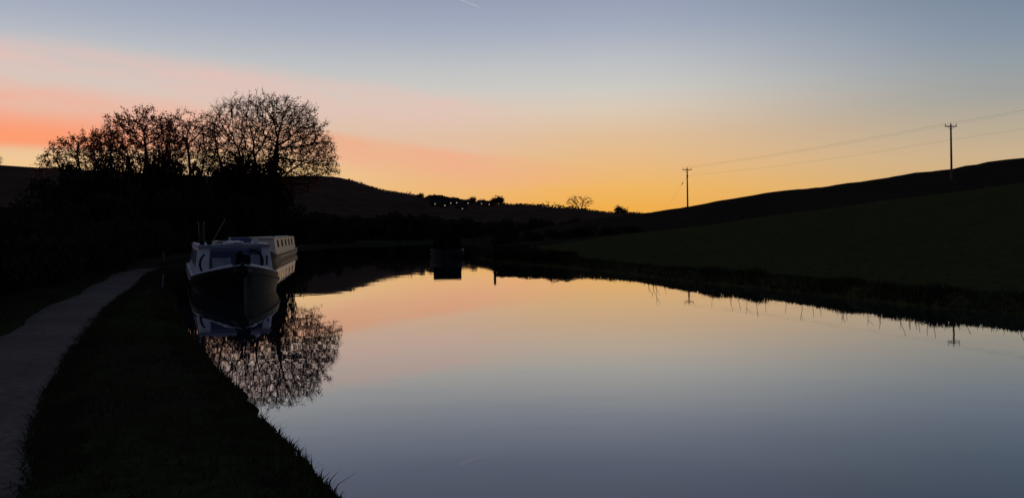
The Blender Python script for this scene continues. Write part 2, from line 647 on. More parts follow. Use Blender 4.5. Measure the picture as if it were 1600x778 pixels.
def vnoise(P, s, seed):
    """cheap smooth value noise in the plane"""
    q = P / s
    i = np.floor(q).astype(np.int64)
    f = q - i
    f = f * f * (3 - 2 * f)

    def h(a, b):
        n = (a * 374761393 + b * 668265263 + seed * 362437) & 0x7fffffff
        n = ((n ^ (n >> 13)) * 1274126177) & 0x7fffffff
        return ((n ^ (n >> 16)) & 0xffff) / 65535.0 - 0.5
    x0, y0 = i[:, 0], i[:, 1]
    a = h(x0, y0) * (1 - f[:, 0]) + h(x0 + 1, y0) * f[:, 0]
    b = h(x0, y0 + 1) * (1 - f[:, 0]) + h(x0 + 1, y0 + 1) * f[:, 0]
    return a * (1 - f[:, 1]) + b * f[:, 1]


def ground_z(P, bed=True):
    P = np.asarray(P, float)
    dl, dr = seg_dist(P, LEFT[::2]), seg_dist(P, RIGHT)
    ins = inside(P, POLY)
    zl = 0.20 + 0.07 * np.clip(dl, 0, 1.5) + 0.012 * np.clip(dl - 8, 0, 400)
    zr = np.maximum(right_z(P), 0.2)
    w = np.clip(dr / (dl + dr + 1e-6), 0, 1)           # 0 by the right bank, 1 by the left bank
    w = np.where(w > 0.5, 1.0, 0.0)
    w = np.where(P[:, 1] > 95, np.clip((-P[:, 0] - 4) / 14, 0, 1), w)
    w = np.where((P[:, 1] > 60) & (P[:, 0] > 4), 0.0, w)
    # far floor of the valley: blend where the two meet beyond the bend
    z = zl * w + zr * (1 - w)
    d = np.minimum(dl, dr)
    z = z + vnoise(P, 0.7, 3) * 0.07 * np.clip(d, 0.15, 1) + vnoise(P, 3.0, 5) * 0.12 * np.clip(d / 3, 0, 1) \
        + vnoise(P, 14.0, 9) * 0.55 * np.clip((d - 4) / 20, 0, 1) + (vnoise(P, 7.0, 10) * 0.7 + vnoise(P, 3.5, 11) * 0.35) * np.clip((d - 45) / 30, 0, 1)
    # keep the towpath corridor level
    dp = seg_dist(P, PATH_C[::2])
    k = np.clip(2.2 - dp / 0.6, 0, 1)
    z = z * (1 - k) + 0.28 * k
    if bed:
        k2 = np.clip(1.55 - dp / 0.48, 0, 1)
        z = z - 0.05 * np.clip(k2 * 4, 0, 1)
        edge = np.clip(d / 0.30, 0, 1)
        z = np.where(ins, -0.9 * np.clip(d / 0.5, 0, 1) - 0.08, -0.08 + (z + 0.08) * edge ** 0.6)
    return z


def axis_coords(lo, f0, f1, hi, fine, grow):
    mid = np.arange(f0, f1, fine)
    up, s, v = [], fine, f1
    while v < hi:
        up.append(v)
        s *= grow
        v += s
    dn, s, v = [], fine, f0
    while v > lo:
        s *= grow
        v -= s
        dn.append(v)
    return np.concatenate([dn[::-1], mid, up])


GX = axis_coords(-900, -22, 16, 900, 0.30, 1.045)
GY = axis_coords(-400, 0, 48, 2500, 0.30, 1.032)
gx, gy = np.meshgrid(GX, GY)
GP = np.stack([gx.ravel(), gy.ravel()], 1)
gz = ground_z(GP)
nx, ny = len(GX), len(GY)
idx = np.arange(nx * ny).reshape(ny, nx)
quads = np.stack([idx[:-1, :-1].ravel(), idx[:-1, 1:].ravel(), idx[1:, 1:].ravel(), idx[1:, :-1].ravel()], 1)
ground = link('ground', mesh_np('ground', np.column_stack([GP, gz]), [quads], True), M['grass_ground'])
ground.data.materials.append(M['rough_pasture'])
ground.data.materials.append(M['verge_ground'])
# beyond the crest of the near field the hillside is rough brown pasture
fc = GP[quads].mean(1)
crx = np.interp(fc[:, 0], [-6, -1, 4, 10, 16, 26, 40, 80, 200], [44, 45, 50, 56, 58, 61, 62, 64, 66])
far_face = (fc[:, 1] > crx + 1.2 * vnoise(fc, 5.0, 77)) & (fc[:, 0] > -6)
left_face = seg_dist(fc, LEFT[::3]) < seg_dist(fc, RIGHT[::3])
ground.data.polygons.foreach_set('material_index', np.where(far_face, 1, np.where(left_face, 2, 0)).astype(np.int32))
tag(ground, kind='structure')

water = link('water', mesh_np('water', [(-60, -40, 0), (70, -40, 0), (70, 150, 0), (-60, 150, 0)], [np.array([[0, 1, 2, 3]])]), M['water'])
tag(water, kind='structure')

# towpath: cambered strip laid over the ground
rows = []
CR = np.linspace(0, 1, 9)
for i in range(len(PATH_R)):
    jl, jr = 0.08 * math.sin(i * 0.5) + random.uniform(-0.03, 0.03), 0.05 * math.sin(i * 0.37) + random.uniform(-0.025, 0.025)
    r = []
    for c in CR:
        s = jr + (PATH_W + jl - jr) * c
        p = PATH_R[i] + PATH_N[i] * s
        r.append((p[0], p[1], (0.255 + 0.035 * math.sin(math.pi * c) - 0.02 * math.exp(-((c - .3) / .08) ** 2) + random.uniform(-0.006, 0.006)) if 0 < c < 1 else 0.20))
    rows.append(r)
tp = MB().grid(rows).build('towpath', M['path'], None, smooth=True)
tag(tp, kind='structure')

# ------------------------------------------------------------------ far hill
HILL = [(-900, 262), (-500, 250), (-200, 250), (0, 258), (60, 262), (150, 266), (250, 271.5), (330, 275), (420, 275.5), (500, 275), (530, 277.5), (545, 281),
        (570, 289), (600, 298), (620, 301), (640, 304), (655, 307.5), (664, 311), (672, 309), (690, 310), (712, 312), (730, 315),
        (752, 318.5), (790, 319.5), (840, 321), (860, 325), (890, 326), (912, 327.5), (926, 330), (944, 332), (962, 333.5),
        (980, 333), (1008, 334.5), (1060, 338), (1150, 342), (1300, 345), (1600, 340), (2100, 335)]
HXP = np.array([h[0] for h in HILL], float)
HYP = np.array([h[1] for h in HILL], float)


def ridge_D(px):
    return float(np.interp(px, [-900, 300, 560, 700, 1100, 2100], [760, 760, 700, 520, 470, 600]))


def hill_pt(px, t):
    """t 0 at the foot, 1 on the ridge, above 1 behind it"""
    D1 = ridge_D(px)
    top = at(px, float(np.interp(px, HXP, HYP)), D1)
    D0 = 135.0
    if t <= 1:
        D = D0 + (D1 - D0) * t
        z = -1.0 + (top.z + 1.0) * (0.35 * t + 0.65 * t ** 1.7)
    else:
        D = D1 * (1 + (t - 1))
        z = top.z - (t - 1) * D1 * 0.12
    k = D / D1
    return Vector((top.x * k, D, z))


hp = np.concatenate([np.arange(-900, 0, 30), np.arange(0, 1100, 4), np.arange(1100, 2101, 40)])
ht = np.concatenate([np.linspace(0, 1, 46), [1.01, 1.05, 1.12, 1.3]])
hv = np.array([[tuple(hill_pt(px, t)) for px in hp] for t in ht])
P2 = hv[:, :, :2].reshape(-1, 2)
nz = (vnoise(P2, 60, 21) * 5 + vnoise(P2, 18, 22) * 1.6 + vnoise(P2, 6, 23) * 0.7).reshape(hv.shape[:2])
nz *= np.clip((1 - np.abs(ht - 0.5) * 2), 0.10, 1)[:, None]
hv[:, :, 2] += nz
hi_ = np.arange(hv.shape[0] * hv.shape[1]).reshape(hv.shape[:2])
hq = np.stack([hi_[:-1, :-1].ravel(), hi_[:-1, 1:].ravel(), hi_[1:, 1:].ravel(), hi_[1:, :-1].ravel()], 1)
hill = link('hill', mesh_np('hill', hv.reshape(-1, 3), [hq], True), M['hill'])
tag(hill, kind='structure')


def on_hill(px, py):
    best, bt = 1e9, 0.5
    for t in np.linspace(0.2, 1.0, 161):
        p = hill_pt(px, t)
        d = p.y
        v = (p.z - CAM_H) / d * FPX
        y = 361.0 - (v + (px - 800) * math.sin(ROLL))
        if abs(y - py) < best:
            best, bt = abs(y - py), t
    return hill_pt(px, bt)


# ------------------------------------------------------------------ plants
def leaf_quads(C, size, rng, stretch=1.6, droop=0.0):
    """one diamond-ish quad per centre"""
    n = len(C)
    a = rng.normal(size=(n, 3))
    a[:, 2] -= droop
    a /= np.linalg.norm(a, axis=1)[:, None]
    b = np.cross(a, rng.normal(size=(n, 3)))
    b /= np.linalg.norm(b, axis=1)[:, None] + 1e-9
    s = (size * rng.uniform(0.55, 1.35, n))[:, None]
    V = np.stack([C - a * s * stretch * 0.5, C + b * s * 0.5, C + a * s * stretch * 0.5, C - b * s * 0.5], 1).reshape(-1, 3)
    F = np.arange(4 * n).reshape(n, 4)
    return V, F


def colonise(stems, attract, step, infl, kill, rng, max_iter=260, up=0.05, inertia=0.75):
    """space colonisation; stems: list of polylines (each starts on the ground)"""
    pts, par = [], []
    for s in stems:
        s = np.asarray(s, float)
        root = -1
        if len(s) and isinstance(s, np.ndarray):
            prev = root
            for a, b in zip(s[:-1], s[1:]):
                k = max(1, int(np.linalg.norm(b - a) / step))
                for i in range(k):
                    pts.append(a + (b - a) * i / k)
                    par.append(prev)
                    prev = len(pts) - 1
            pts.append(s[-1])
            par.append(prev)
    pts = [np.array(p) for p in pts]
    A = attract.copy()
    spawned = {}
    base = np.array(pts)
    d = np.linalg.norm(A[:, None] - base[None], axis=2)
    near = d.argmin(1)
    nd = d.min(1)
    for _ in range(max_iter):
        if len(A) == 0:
            break
        m = nd < infl
        if not m.any():
            break
        P = np.array(pts)
        who = near[m]
        dirs = A[m] - P[who]
        dirs /= np.linalg.norm(dirs, axis=1)[:, None] + 1e-9
        acc = np.zeros((len(pts), 3))
        np.add.at(acc, who, dirs)
        act = np.unique(who)
        g = acc[act]
        g /= np.linalg.norm(g, axis=1)[:, None] + 1e-9
        pa = np.array([par[a] for a in act])
        back_ = P[act] - P[np.maximum(pa, 0)]
        back_ /= np.linalg.norm(back_, axis=1)[:, None] + 1e-9
        g += back_ * np.where(pa >= 0, inertia, 0.0)[:, None]
        g += rng.normal(0, 0.09, g.shape)
        g[:, 2] += up
        g /= np.linalg.norm(g, axis=1)[:, None] + 1e-9
        new = P[act] + g * step
        k0 = len(pts)
        for p, a in zip(new, act):
            pts.append(p)
            par.append(int(a))
        for i in range(0, len(new), 400):
            dd = np.linalg.norm(A[:, None] - new[None, i:i + 400], axis=2)
            j = dd.argmin(1)
            dm = dd[np.arange(len(A)), j]
            b = dm < nd
            near[b] = k0 + i + j[b]
            nd[b] = dm[b]
        for a in act:
            spawned[int(a)] = spawned.get(int(a), 0) + 1
        dead = np.array([spawned.get(int(q), 0) > 3 for q in near])
        keep = (nd > kill) & ~dead
        A, near, nd = A[keep], near[keep], nd[keep]
    return np.array(pts), np.array(par)


def radii(par, tip, power):
    n = len(par)
    acc = np.zeros(n)
    ch = np.zeros(n, int)
    for i in range(n):
        if par[i] >= 0:
            ch[par[i]] += 1
    r = np.zeros(n)
    for i in range(n - 1, -1, -1):
        r[i] = tip if ch[i] == 0 else acc[i] ** (1.0 / power)
        if par[i] >= 0:
            acc[par[i]] += r[i] ** power
    return r, ch


def tubes(A, B, ra, rb, n):
    d = B - A
    L = np.linalg.norm(d, axis=1)[:, None] + 1e-9
    d = d / L
    ref = np.where(np.abs(d[:, 2:3]) < 0.9, np.array([[0, 0, 1.0]]), np.array([[1.0, 0, 0]]))
    u = np.cross(d, ref)
    u /= np.linalg.norm(u, axis=1)[:, None] + 1e-9
    w = np.cross(d, u)
    t = np.arange(n) * 2 * math.pi / n
    off = u[:, None, :] * np.cos(t)[None, :, None] + w[:, None, :] * np.sin(t)[None, :, None]
    V = np.concatenate([A[:, None] + off * ra[:, None, None], B[:, None] + d[:, None] * (ra * 0.3)[:, None, None] + off * rb[:, None, None]], 1)
    k = np.arange(len(A))[:, None] * 2 * n
    j = np.arange(n)[None]
    F = np.stack([k + j, k + (j + 1) % n, k + n + (j + 1) % n, k + n + j], 2).reshape(-1, 4)
    return V.reshape(-1, 3), F


def add_twigs(pts, par, r, ch, rng, count, length, every=1):
    """short side shoots on the outer nodes"""
    thin = np.where(r < np.quantile(r, 0.75))[0]
    cen = pts[thin].mean(0)
    cen[2] -= 0.25 * np.ptp(pts[thin][:, 2])
    A, B = [], []
    for i in thin[::every]:
        p = par[i]
        if p < 0:
            continue
        d = pts[i] - pts[p]
        d = d / (np.linalg.norm(d) + 1e-9)
        k = count + (3 if ch[i] == 0 else 0)
        for j in range(k):
            tipshoot = ch[i] == 0 and j < 2
            q = d + rng.normal(0, 0.22 if tipshoot else 0.55, 3)
            if tipshoot:
                o_ = pts[i] - cen
                q = q + 0.7 * o_ / (np.linalg.norm(o_) + 1e-9)
            q[2] += 0.12
            q /= np.linalg.norm(q)
            s = pts[i] if tipshoot else pts[p] + (pts[i] - pts[p]) * rng.random()
            A.append(s)
            B.append(s + q * length * (rng.uniform(0.4, 1.4) if tipshoot else rng.uniform(0.4, 1.2)))
    return np.array(A), np.array(B)


def make_tree(name, label, loc, stems, attract, step, infl, kill, seed, tip=0.014, power=2.35, twig=(1, 0.5), leaf=(0.0, 0.12),
              leaf_mat='leaf_brown', group=None, up=0.05, leaf_bias=None, trunk_r=0.07, ivy=None, max_iter=260, droop=0.0, every=1):
    rng = np.random.default_rng(seed)
    pts, par = colonise(stems, attract, step, infl, kill, rng, max_iter, up)
    r, ch = radii(par, tip, power)
    m = par >= 0
    A, B = pts[par[m]], pts[m]
    ra, rb = r[par[m]], r[m]
    ra = np.minimum(ra, rb * 1.6)
    root = empty(name, loc)
    tag(root, label, 'tree', group)
    big = rb > trunk_r
    rootid = np.arange(len(par))
    for i in range(len(par)):
        if par[i] >= 0:
            rootid[i] = rootid[par[i]]
    rid = rootid[m]
    for q in np.unique(rid[big]):
        g = big & (rid == q)
        V, F = tubes(A[g], B[g], ra[g], rb[g], 7)
        link('trunk', mesh_np('trunk', V, [F], True), M['bark'], root)
    sm = ~big
    V, F = tubes(A[sm], B[sm], ra[sm], rb[sm], 4)
    TA, TB = add_twigs(pts, par, r, ch, rng, twig[0], twig[1], every)
    V2, F2 = tubes(TA, TB, np.full(len(TA), tip * 0.85), np.full(len(TA), tip * 0.45), 3)
    link('branches', mesh_np('branches', np.vstack([V, V2]), [F, F2 + len(V)]), M['twig'], root)
    if leaf[0] > 0:
        pr = np.full(len(TB), leaf[0])
        if leaf_bias is not None:
            pr = np.clip(pr * leaf_bias(TB), 0, 50)
        n = rng.poisson(pr)
        C = np.repeat(TB, n, axis=0)
        C = C - (TB - TA)[np.repeat(np.arange(len(TB)), n)] * rng.random((len(C), 1)) * 0.8 + rng.normal(0, leaf[1] * 1.1, C.shape)
        V, F = leaf_quads(C, leaf[1], rng, 1.5, droop)
        link('leaves', mesh_np('leaves', V, [F]), M[leaf_mat], root)
    if ivy is not None:
        V, F = leaf_quads(ivy, 0.19, rng, 1.2)
        link('ivy', mesh_np('ivy', V, [F]), M['ivy'], root)
    return root


def blob(n, c, r, rng, shell=0.0, zmin=-9e9):
    q = rng.normal(size=(n, 3))
    q /= np.linalg.norm(q, axis=1)[:, None]
    q *= (shell + (1 - shell) * rng.random((n, 1))) ** (1 / 2.2)
    p = q * np.asarray(r) + np.asarray(c)
    return p[p[:, 2] > zmin]


# ---- the big bare tree behind the boats
rg = np.random.default_rng(31)
TD = 68.0
base = at(395, 395, TD)
TX, TY = base.x, TD
tz = float(ground_z(np.array([[TX, TY]]))[0])
S = TD / FPX


def rel(px, py, dy=0.0):
    p = at(px, py, TD + dy)
    return np.array([p.x - TX, p.y - TY, p.z - tz])


def poly_crown(n, rng, outline, depth, conv, hollow=0.55):
    """points filling a crown whose outline has its own irregular shape, rounded in depth"""
    O = np.asarray(outline, float)
    O = (O - [O[:, 0].mean(), 275]) * [0.96, 0.90] + [O[:, 0].mean(), 275]     # room for the outer shoots
    c = O.mean(0)
    lo, hi = O.min(0), O.max(0)
    out = []
    while len(out) < n:
        q = lo + (hi - lo) * rng.random((400, 2))
        q = q[inside(q, O)]
        d = seg_dist(q, np.vstack([O, O[:1]]))
        R_ = d.max() + 1e-6
        for (px, py), e in zip(q, d / R_):
            half = depth * math.sqrt(max(0.05, 1 - (1 - e) ** 2))
            b = rng.uniform(-1, 1)
            if rng.random() > hollow + (1 - hollow) * max(abs(b), 1 - e):
                continue
            sc_ = 4.5 * (1 - e) ** 3
            out.append(conv(px + rng.normal(0, 1 + sc_), py + rng.normal(0, 1 + sc_), b * half))
    return np.array(out[:n])


att = poly_crown(5600, rg, [(318, 278), (307, 250), (308, 205), (318, 172), (330, 158), (348, 150), (368, 140), (385, 143), (402, 137), (424, 142), (442, 139), (460, 150), (478, 154),
                            (492, 172), (503, 184), (506, 204), (519, 214), (518, 232), (529, 244), (524, 268), (500, 276), (496, 296), (462, 302), (430, 290), (380, 288)],
                 5.6, lambda px, py, dy: rel(px, py, dy))
stems = [[rel(384, 398), rel(378, 330), rel(372, 280), rel(376, 250)],
         [rel(390, 398, .5), rel(398, 330, 1.0), rel(402, 275, 1.6), rel(398, 248, 2.0)],
         [rel(402, 398, -.3), rel(412, 335, -.8), rel(424, 285, -1.2), rel(431, 250, -1.4), rel(433, 225, -1.6)],
         [rel(378, 398, -.2), rel(362, 330, -1.0), rel(350, 280, -1.6), rel(344, 252, -2.0)],
         [rel(405, 398, .4), rel(425, 320, 1.0), rel(446, 275, 1.6)]]
iv = np.vstack([blob(1100, rel(372, 262), (1.5, 1.5, 1.5), rg), blob(900, rel(402, 270), (1.6, 1.6, 1.1), rg),
                blob(700, rel(430, 258), (0.9, 1.0, 1.5), rg), blob(900, rel(352, 275), (1.2, 1.2, 0.9), rg),
                blob(2600, rel(390, 310), (2.6, 1.8, 2.6), rg)])
bias_x = lambda T: np.clip(0.35 + (T[:, 0] + 1.5) * 0.22, 0.15, 2.0)
make_tree('bare_tree', 'largest tree, bare fan-shaped crown of fine twigs above the moored boats', (TX, TY, tz), stems, att, 0.20, 2.2, 0.28, 5,
          tip=0.013, power=2.45, twig=(2, 0.40), leaf=(0.34, 0.10), leaf_bias=bias_x, ivy=iv, up=0.03)

# ---- the leafy trees left of it
def leafy(label, px, D, top, lo, outline, depth, seed, n_att, leaves, size, name='leafy_tree'):
    rng = np.random.default_rng(seed)
    b = at(px, 400, D)
    z0 = float(ground_z(np.array([[b.x, D]]))[0])
    s = D / FPX
    zc = at(px, lo, D).z - z0
    zt = at(px, top, D).z - z0

    def conv(x_, y_, dy):
        p = at(x_, y_, D)
        return np.array([p.x - b.x, dy, p.z - z0])
    out = poly_crown(n_att, rng, outline, depth, conv)
    st = [[(0, 0, 0), (0.1, 0, zc * 0.4), (0.0, 0.2, zc * 0.8), (-0.2, 0.1, zc + (zt - zc) * 0.25)],
          [(0.2, 0.1, 0), (0.6, 0.3, zc * 0.5), (1.2, 0.3, zc * 0.95)], [(-0.2, -0.1, 0), (-0.7, -0.3, zc * 0.5), (-1.5, -0.4, zc * 0.95)]]
    return make_tree(name, label, (b.x, D, z0), st, out, 0.26, 3.0, 0.40, seed, tip=0.015, power=2.4, twig=(2, 0.5),
                     leaf=(leaves, size), group=None, droop=0.5, trunk_r=0.06)


leafy('broad tree still holding brown leaves, left of the largest tree', 232, 66.0, 168, 240,
      [(158, 270), (150, 240), (156, 214), (172, 196), (176, 178), (194, 174), (208, 180), (228, 168), (246, 172), (262, 182), (276, 196), (280, 230), (282, 270)], 3.8, 41, 2300, 2.4, 0.105)
leafy('thin-leaved tree crown filling the gap beside the largest tree', 298, 70.0, 172, 240,
      [(256, 272), (250, 230), (256, 196), (268, 180), (284, 172), (300, 180), (318, 174), (334, 188), (340, 230), (338, 272)], 3.4, 42, 1700, 1.6, 0.10)
leafy('low spreading tree with sparse leaves, leftmost of the tree row', 126, 64.0, 208, 252,
      [(58, 264), (72, 248), (86, 242), (92, 226), (106, 220), (118, 208), (138, 214), (154, 200), (172, 206), (186, 220), (192, 268)], 3.2, 43, 1500, 1.9, 0.10)


# ---- dense bushes
def bush_meshes(seed, n, size):
    rng = np.random.default_rng(seed)
    P = []
    for _ in range(16):
        c = rng.normal(0, 0.42, 3)
        c[2] = 0.40 + rng.uniform(-0.32, 0.40)
        P.append(blob(n // 16, c, rng.uniform(0.22, 0.42, 3), rng, 0.3, 0.0))
    P = np.vstack(P)
    V, F = leaf_quads(P, size, rng, 1.3)
    leaves = mesh_np('foliage', V, [F])
    A, B = [], []
    for _ in range(14):
        a = np.array([rng.normal(0, 0.08), rng.normal(0, 0.08), -0.05])
        b = np.array([rng.normal(0, 0.35), rng.normal(0, 0.35), rng.uniform(0.4, 0.85)])
        A.append(a)
        B.append(b)
    V, F = tubes(np.array(A), np.array(B), np.full(14, 0.03), np.full(14, 0.008), 5)
    stems_ = mesh_np('stem', V, [F])
    leaves.materials.append(M['leaf_dark'])
    stems_.materials.append(M['bark'])
    return leaves, stems_


BUSH = [bush_meshes(60 + i, 5600, 0.058) for i in range(4)]


def bush(name, label, x, y, sx, sz, k, group=None, z=None, cat='bush'):
    zz = float(ground_z(np.array([[x, y]]))[0]) if z is None else z
    o = empty(name, (x, y, zz - 0.05), random.uniform(0, 6.28))
    o.scale = (sx, sx, sz)
    tag(o, label, cat, group)
    link('foliage', BUSH[k % 4][0], None, o)
    link('stem', BUSH[k % 4][1], None, o)
    return o


ORD = ['leftmost', 'second', 'third', 'fourth', 'fifth', 'sixth', 'seventh', 'eighth', 'ninth', 'tenth', 'eleventh', 'twelfth', 'thirteenth', 'fourteenth',
       'fifteenth', 'sixteenth', 'seventeenth', 'eighteenth', 'nineteenth', 'twentieth', 'twenty-first', 'twenty-second', 'twenty-third', 'twenty-fourth',
       'twenty-fifth', 'twenty-sixth', 'twenty-seventh', 'rightmost']
UG = 'dark undergrowth beneath the tree row'
UGL = [(95, 60, 290, 46, 'leftmost tall bush below the low spreading tree'), (140, 62, 277, 44, 'tall bush right below the low spreading tree'),
       (182, 63, 272, 42, 'tall dark bush between the two left trees'), (226, 66, 252, 34, 'tallest ivy-dark bush, inside the broad brown-leaved tree'),
       (262, 66, 262, 34, 'tall dark bush right of the broad tree trunk'), (300, 66, 278, 38, 'dark bush under the thin-leaved tree'),
       (336, 68, 274, 36, 'dark bush just left of the largest tree trunks'), (372, 70, 272, 34, 'dark bush around the left stems of the largest tree'),
       (410, 70, 274, 32, 'dark bush around the right stems of the largest tree'), (436, 72, 290, 26, 'dark bush at the right foot of the largest tree'),
       (60, 56, 312, 50, 'low bush at the left end of the tree row'), (120, 52, 318, 54, 'front bush below the left trees'),
       (190, 54, 312, 54, 'front bush below the broad brown-leaved tree'), (262, 56, 308, 50, 'front bush left of the nearest boat chimney'),
       (330, 58, 312, 46, 'front bush directly behind the nearest boat'), (452, 76, 326, 28, 'bush above the far end of the cream boat'),
       (396, 64, 312, 40, 'front bush behind the leaning aerial and blue box')]
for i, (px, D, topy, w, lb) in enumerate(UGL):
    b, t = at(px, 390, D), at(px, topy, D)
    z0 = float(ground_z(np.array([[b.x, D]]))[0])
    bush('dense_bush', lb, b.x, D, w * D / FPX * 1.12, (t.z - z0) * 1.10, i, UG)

FB = 'dark bushes along the far bank'
for i, (px, D, topy, w) in enumerate([(480, 88, 344, 26), (512, 92, 340, 28), (545, 97, 348, 26), (625, 112, 336, 22), (652, 116, 338, 22),
                                      (690, 122, 344, 20), (735, 126, 350, 20)]):
    b, t = at(px, 380, D), at(px, topy, D)
    z0 = float(ground_z(np.array([[b.x, D]]))[0])
    bush('bank_bush', '%s dark bush from the left on the far bank at the bend' % ORD[i], b.x, D, w * D / FPX, (t.z - z0), i + 1, FB)

# belt of far woodland on the valley floor, one dark mass
rgw = np.random.default_rng(95)
C = []
for px in np.arange(436, 1000, 0.8):
    D = float(np.interp(px, [436, 560, 760, 1000], [112, 128, 140, 150])) + rgw.uniform(-8, 10)
    topy = float(np.interp(px, [436, 500, 560, 620, 680, 760, 840, 1000], [340, 338, 344, 338, 342, 350, 349, 347])) + 3.5 * math.sin(px * 0.11) + 2.5 * math.sin(px * 0.29 + 1) + rgw.normal(0, 1.2)
    t = at(px, topy, D)
    x0 = t.x
    n = 34
    zz = t.z * rgw.random(n) ** 0.75
    C.append(np.column_stack([x0 + rgw.normal(0, 0.35, n), D + rgw.normal(0, 2.0, n), zz]))
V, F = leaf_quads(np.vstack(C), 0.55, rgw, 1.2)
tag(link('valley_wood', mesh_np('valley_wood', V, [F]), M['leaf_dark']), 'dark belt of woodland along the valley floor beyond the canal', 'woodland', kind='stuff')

# hedge left of the towpath, one shrub at a time
HL = catmull([(-6.2, 1), (-8.4, 9), (-10.4, 15.5), (-14.4, 26), (-20.6, 45), (-25.5, 62)], 1.7)
for i, (x, y) in enumerate(HL[HL[:, 1] > 7]):
    bush('hedge_shrub', 'dark hedge shrub left of the pale towpath', x - 0.8 + random.uniform(-.2, .2), y, random.uniform(1.25, 1.6), random.uniform(1.5, 2.1), i,
         'hedge shrubs beside the towpath')

# right far hedge band behind the near field
for i, (px, D, topy) in enumerate([(785, 58, 372), (800, 66, 368), (835, 70, 366), (872, 76, 363), (910, 82, 361), (950, 88, 358), (990, 94, 355)]):
    b, t = at(px, 385, D), at(px, topy, D)
    z0 = float(ground_z(np.array([[b.x, D]]))[0])
    bush('field_hedge', '%s shrub from the left in the hedge behind the right-hand field' % ORD[i], b.x, D, 22 * D / FPX, max(1.0, t.z - z0), i, 'hedge behind the right-hand field')

# ---- trees on the far skyline
def sky_tree(label, px, py, wpx, hpx, seed, leaves=0.0, n=260):
    p = on_hill(px, py)
    D = p.y
    s = D / FPX
    rng = np.random.default_rng(seed)
    w, h = wpx * s * 0.5, hpx * s
    out = []
    while len(out) < n:
        a, b, c = rng.uniform(-1, 1, 3)
        if a * a + b * b + c * c > 1:
            continue
        out.append((a * w, b * w, h * 0.58 + c * h * 0.46))
    st = [[(0, 0, -1.0), (0.1 * w, 0, h * 0.2), (0.15 * w, 0, h * 0.45)], [(0, 0, -1.0), (-0.15 * w, 0, h * 0.2), (-0.3 * w, 0, h * 0.42)]]
    return make_tree('skyline_tree', label, tuple(p), st, np.array(out), h * 0.055, h, h * 0.085, seed, tip=0.055, power=2.3, twig=(1, h * 0.09),
                     leaf=(leaves, 0.6), trunk_r=0.25, group='trees on the far skyline', leaf_mat='leaf_dark')


sky_tree('wide bare tree alone on the low skyline near the valley end', 907, 328, 46, 22, 71)
sky_tree('short round dark tree on the skyline below the village, left of a twin', 773, 319, 9, 8, 72, 2.0, 120)
sky_tree('rounded dark tree on the skyline, largest right of the village', 781, 319, 11, 10, 73, 2.0, 140)
sky_tree('small upright tree with full crown near the lowest skyline dip', 966, 333.5, 8, 9, 74, 1.6, 120)
sky_tree('narrow small tree beside the lowest skyline dip', 971.5, 333, 4, 8, 75, 1.0, 70)
sky_tree('faint low tree right of the two near the skyline dip', 977, 333, 7, 5, 76, 0.5, 70)
sky_tree('thin bare tree on the skyline just above the village lights', 752, 318.5, 9, 8, 77, 0.0, 90)
sky_tree('thin forked tree on the skyline between the village and the round tree', 760, 319, 7, 6, 78, 0.0, 80)
sky_tree('scrubby low tree at the right end of the skyline wood', 738, 316.5, 12, 6, 79, 1.0, 100)
sky_tree('small tree just left of the notch in the skyline', 658, 308, 8, 5, 80, 1.0, 90)
sky_tree('lone sapling on the ridge left of the notch', 641, 304, 4, 5, 81, 0.0, 60)
sky_tree('tree tip showing above the ridge at the far left edge', 0, 258, 10, 14, 82, 0.3, 90)

# wood along the ridge right of the notch and rough scrub on the skyline, one far mass
rg = np.random.default_rng(90)
C = []
for px in np.arange(664, 748, 0.55):
    topy = float(np.interp(px, [664, 670, 677, 690, 700, 711, 727, 748], [311, 306.5, 305.2, 305.8, 309, 309.3, 313.6, 317.5]))
    p = hill_pt(px, 1.0)
    t = at(px, topy, p.y)
    h = max(0.6, t.z - p.z) * rg.uniform(0.75, 1.12)
    for _ in range(26):
        C.append((p.x + rg.normal(0, 0.5), p.y + rg.normal(0, 5), p.z - 2.0 + (h + 2.0) * rg.random() ** 0.7))
for px in list(np.arange(545, 664, 1.1)) + list(np.arange(845, 900, 0.7)) + list(np.arange(900, 1005, 1.2)) + list(np.arange(748, 845, 1.6)):
    p = hill_pt(px, 1.0)
    h = rg.uniform(0.3, 1.0) if not 845 < px < 900 else rg.uniform(0.6, 2.2)
    if rg.random() < 0.08:
        h *= 2
    for _ in range(6):
        C.append((p.x + rg.normal(0, 0.4), p.y + rg.normal(0, 2), p.z - 0.5 + (h + 0.5) * rg.random()))
V, F = leaf_quads(np.array(C), 0.9, rg, 1.2)
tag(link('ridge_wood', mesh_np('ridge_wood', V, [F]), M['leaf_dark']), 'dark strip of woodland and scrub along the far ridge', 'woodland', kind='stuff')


# ------------------------------------------------------------------ grass
def blades(P, z, h, w, rng, lean=0.35):
    n = len(P)
    a = rng.uniform(0, 2 * math.pi, n)
    side = np.stack([np.cos(a), np.sin(a), np.zeros(n)], 1)
    le = rng.normal(0, lean, (n, 2))
    B = np.column_stack([P, z - 0.02])
    h = h[:, None]
    mid = B + np.column_stack([le * 0.35, np.ones(n)]) * h * 0.55
    tip = B + np.column_stack([le, np.ones(n)]) * h
    w = w[:, None]
    V = np.stack([B - side * w, B + side * w, mid + side * w * 0.75, mid - side * w * 0.75, tip], 1).reshape(-1, 3)
    k = np.arange(n)[:, None] * 5
    return V, [k + np.array([[0, 1, 2, 3]]), k + np.array([[3, 2, 4]])]


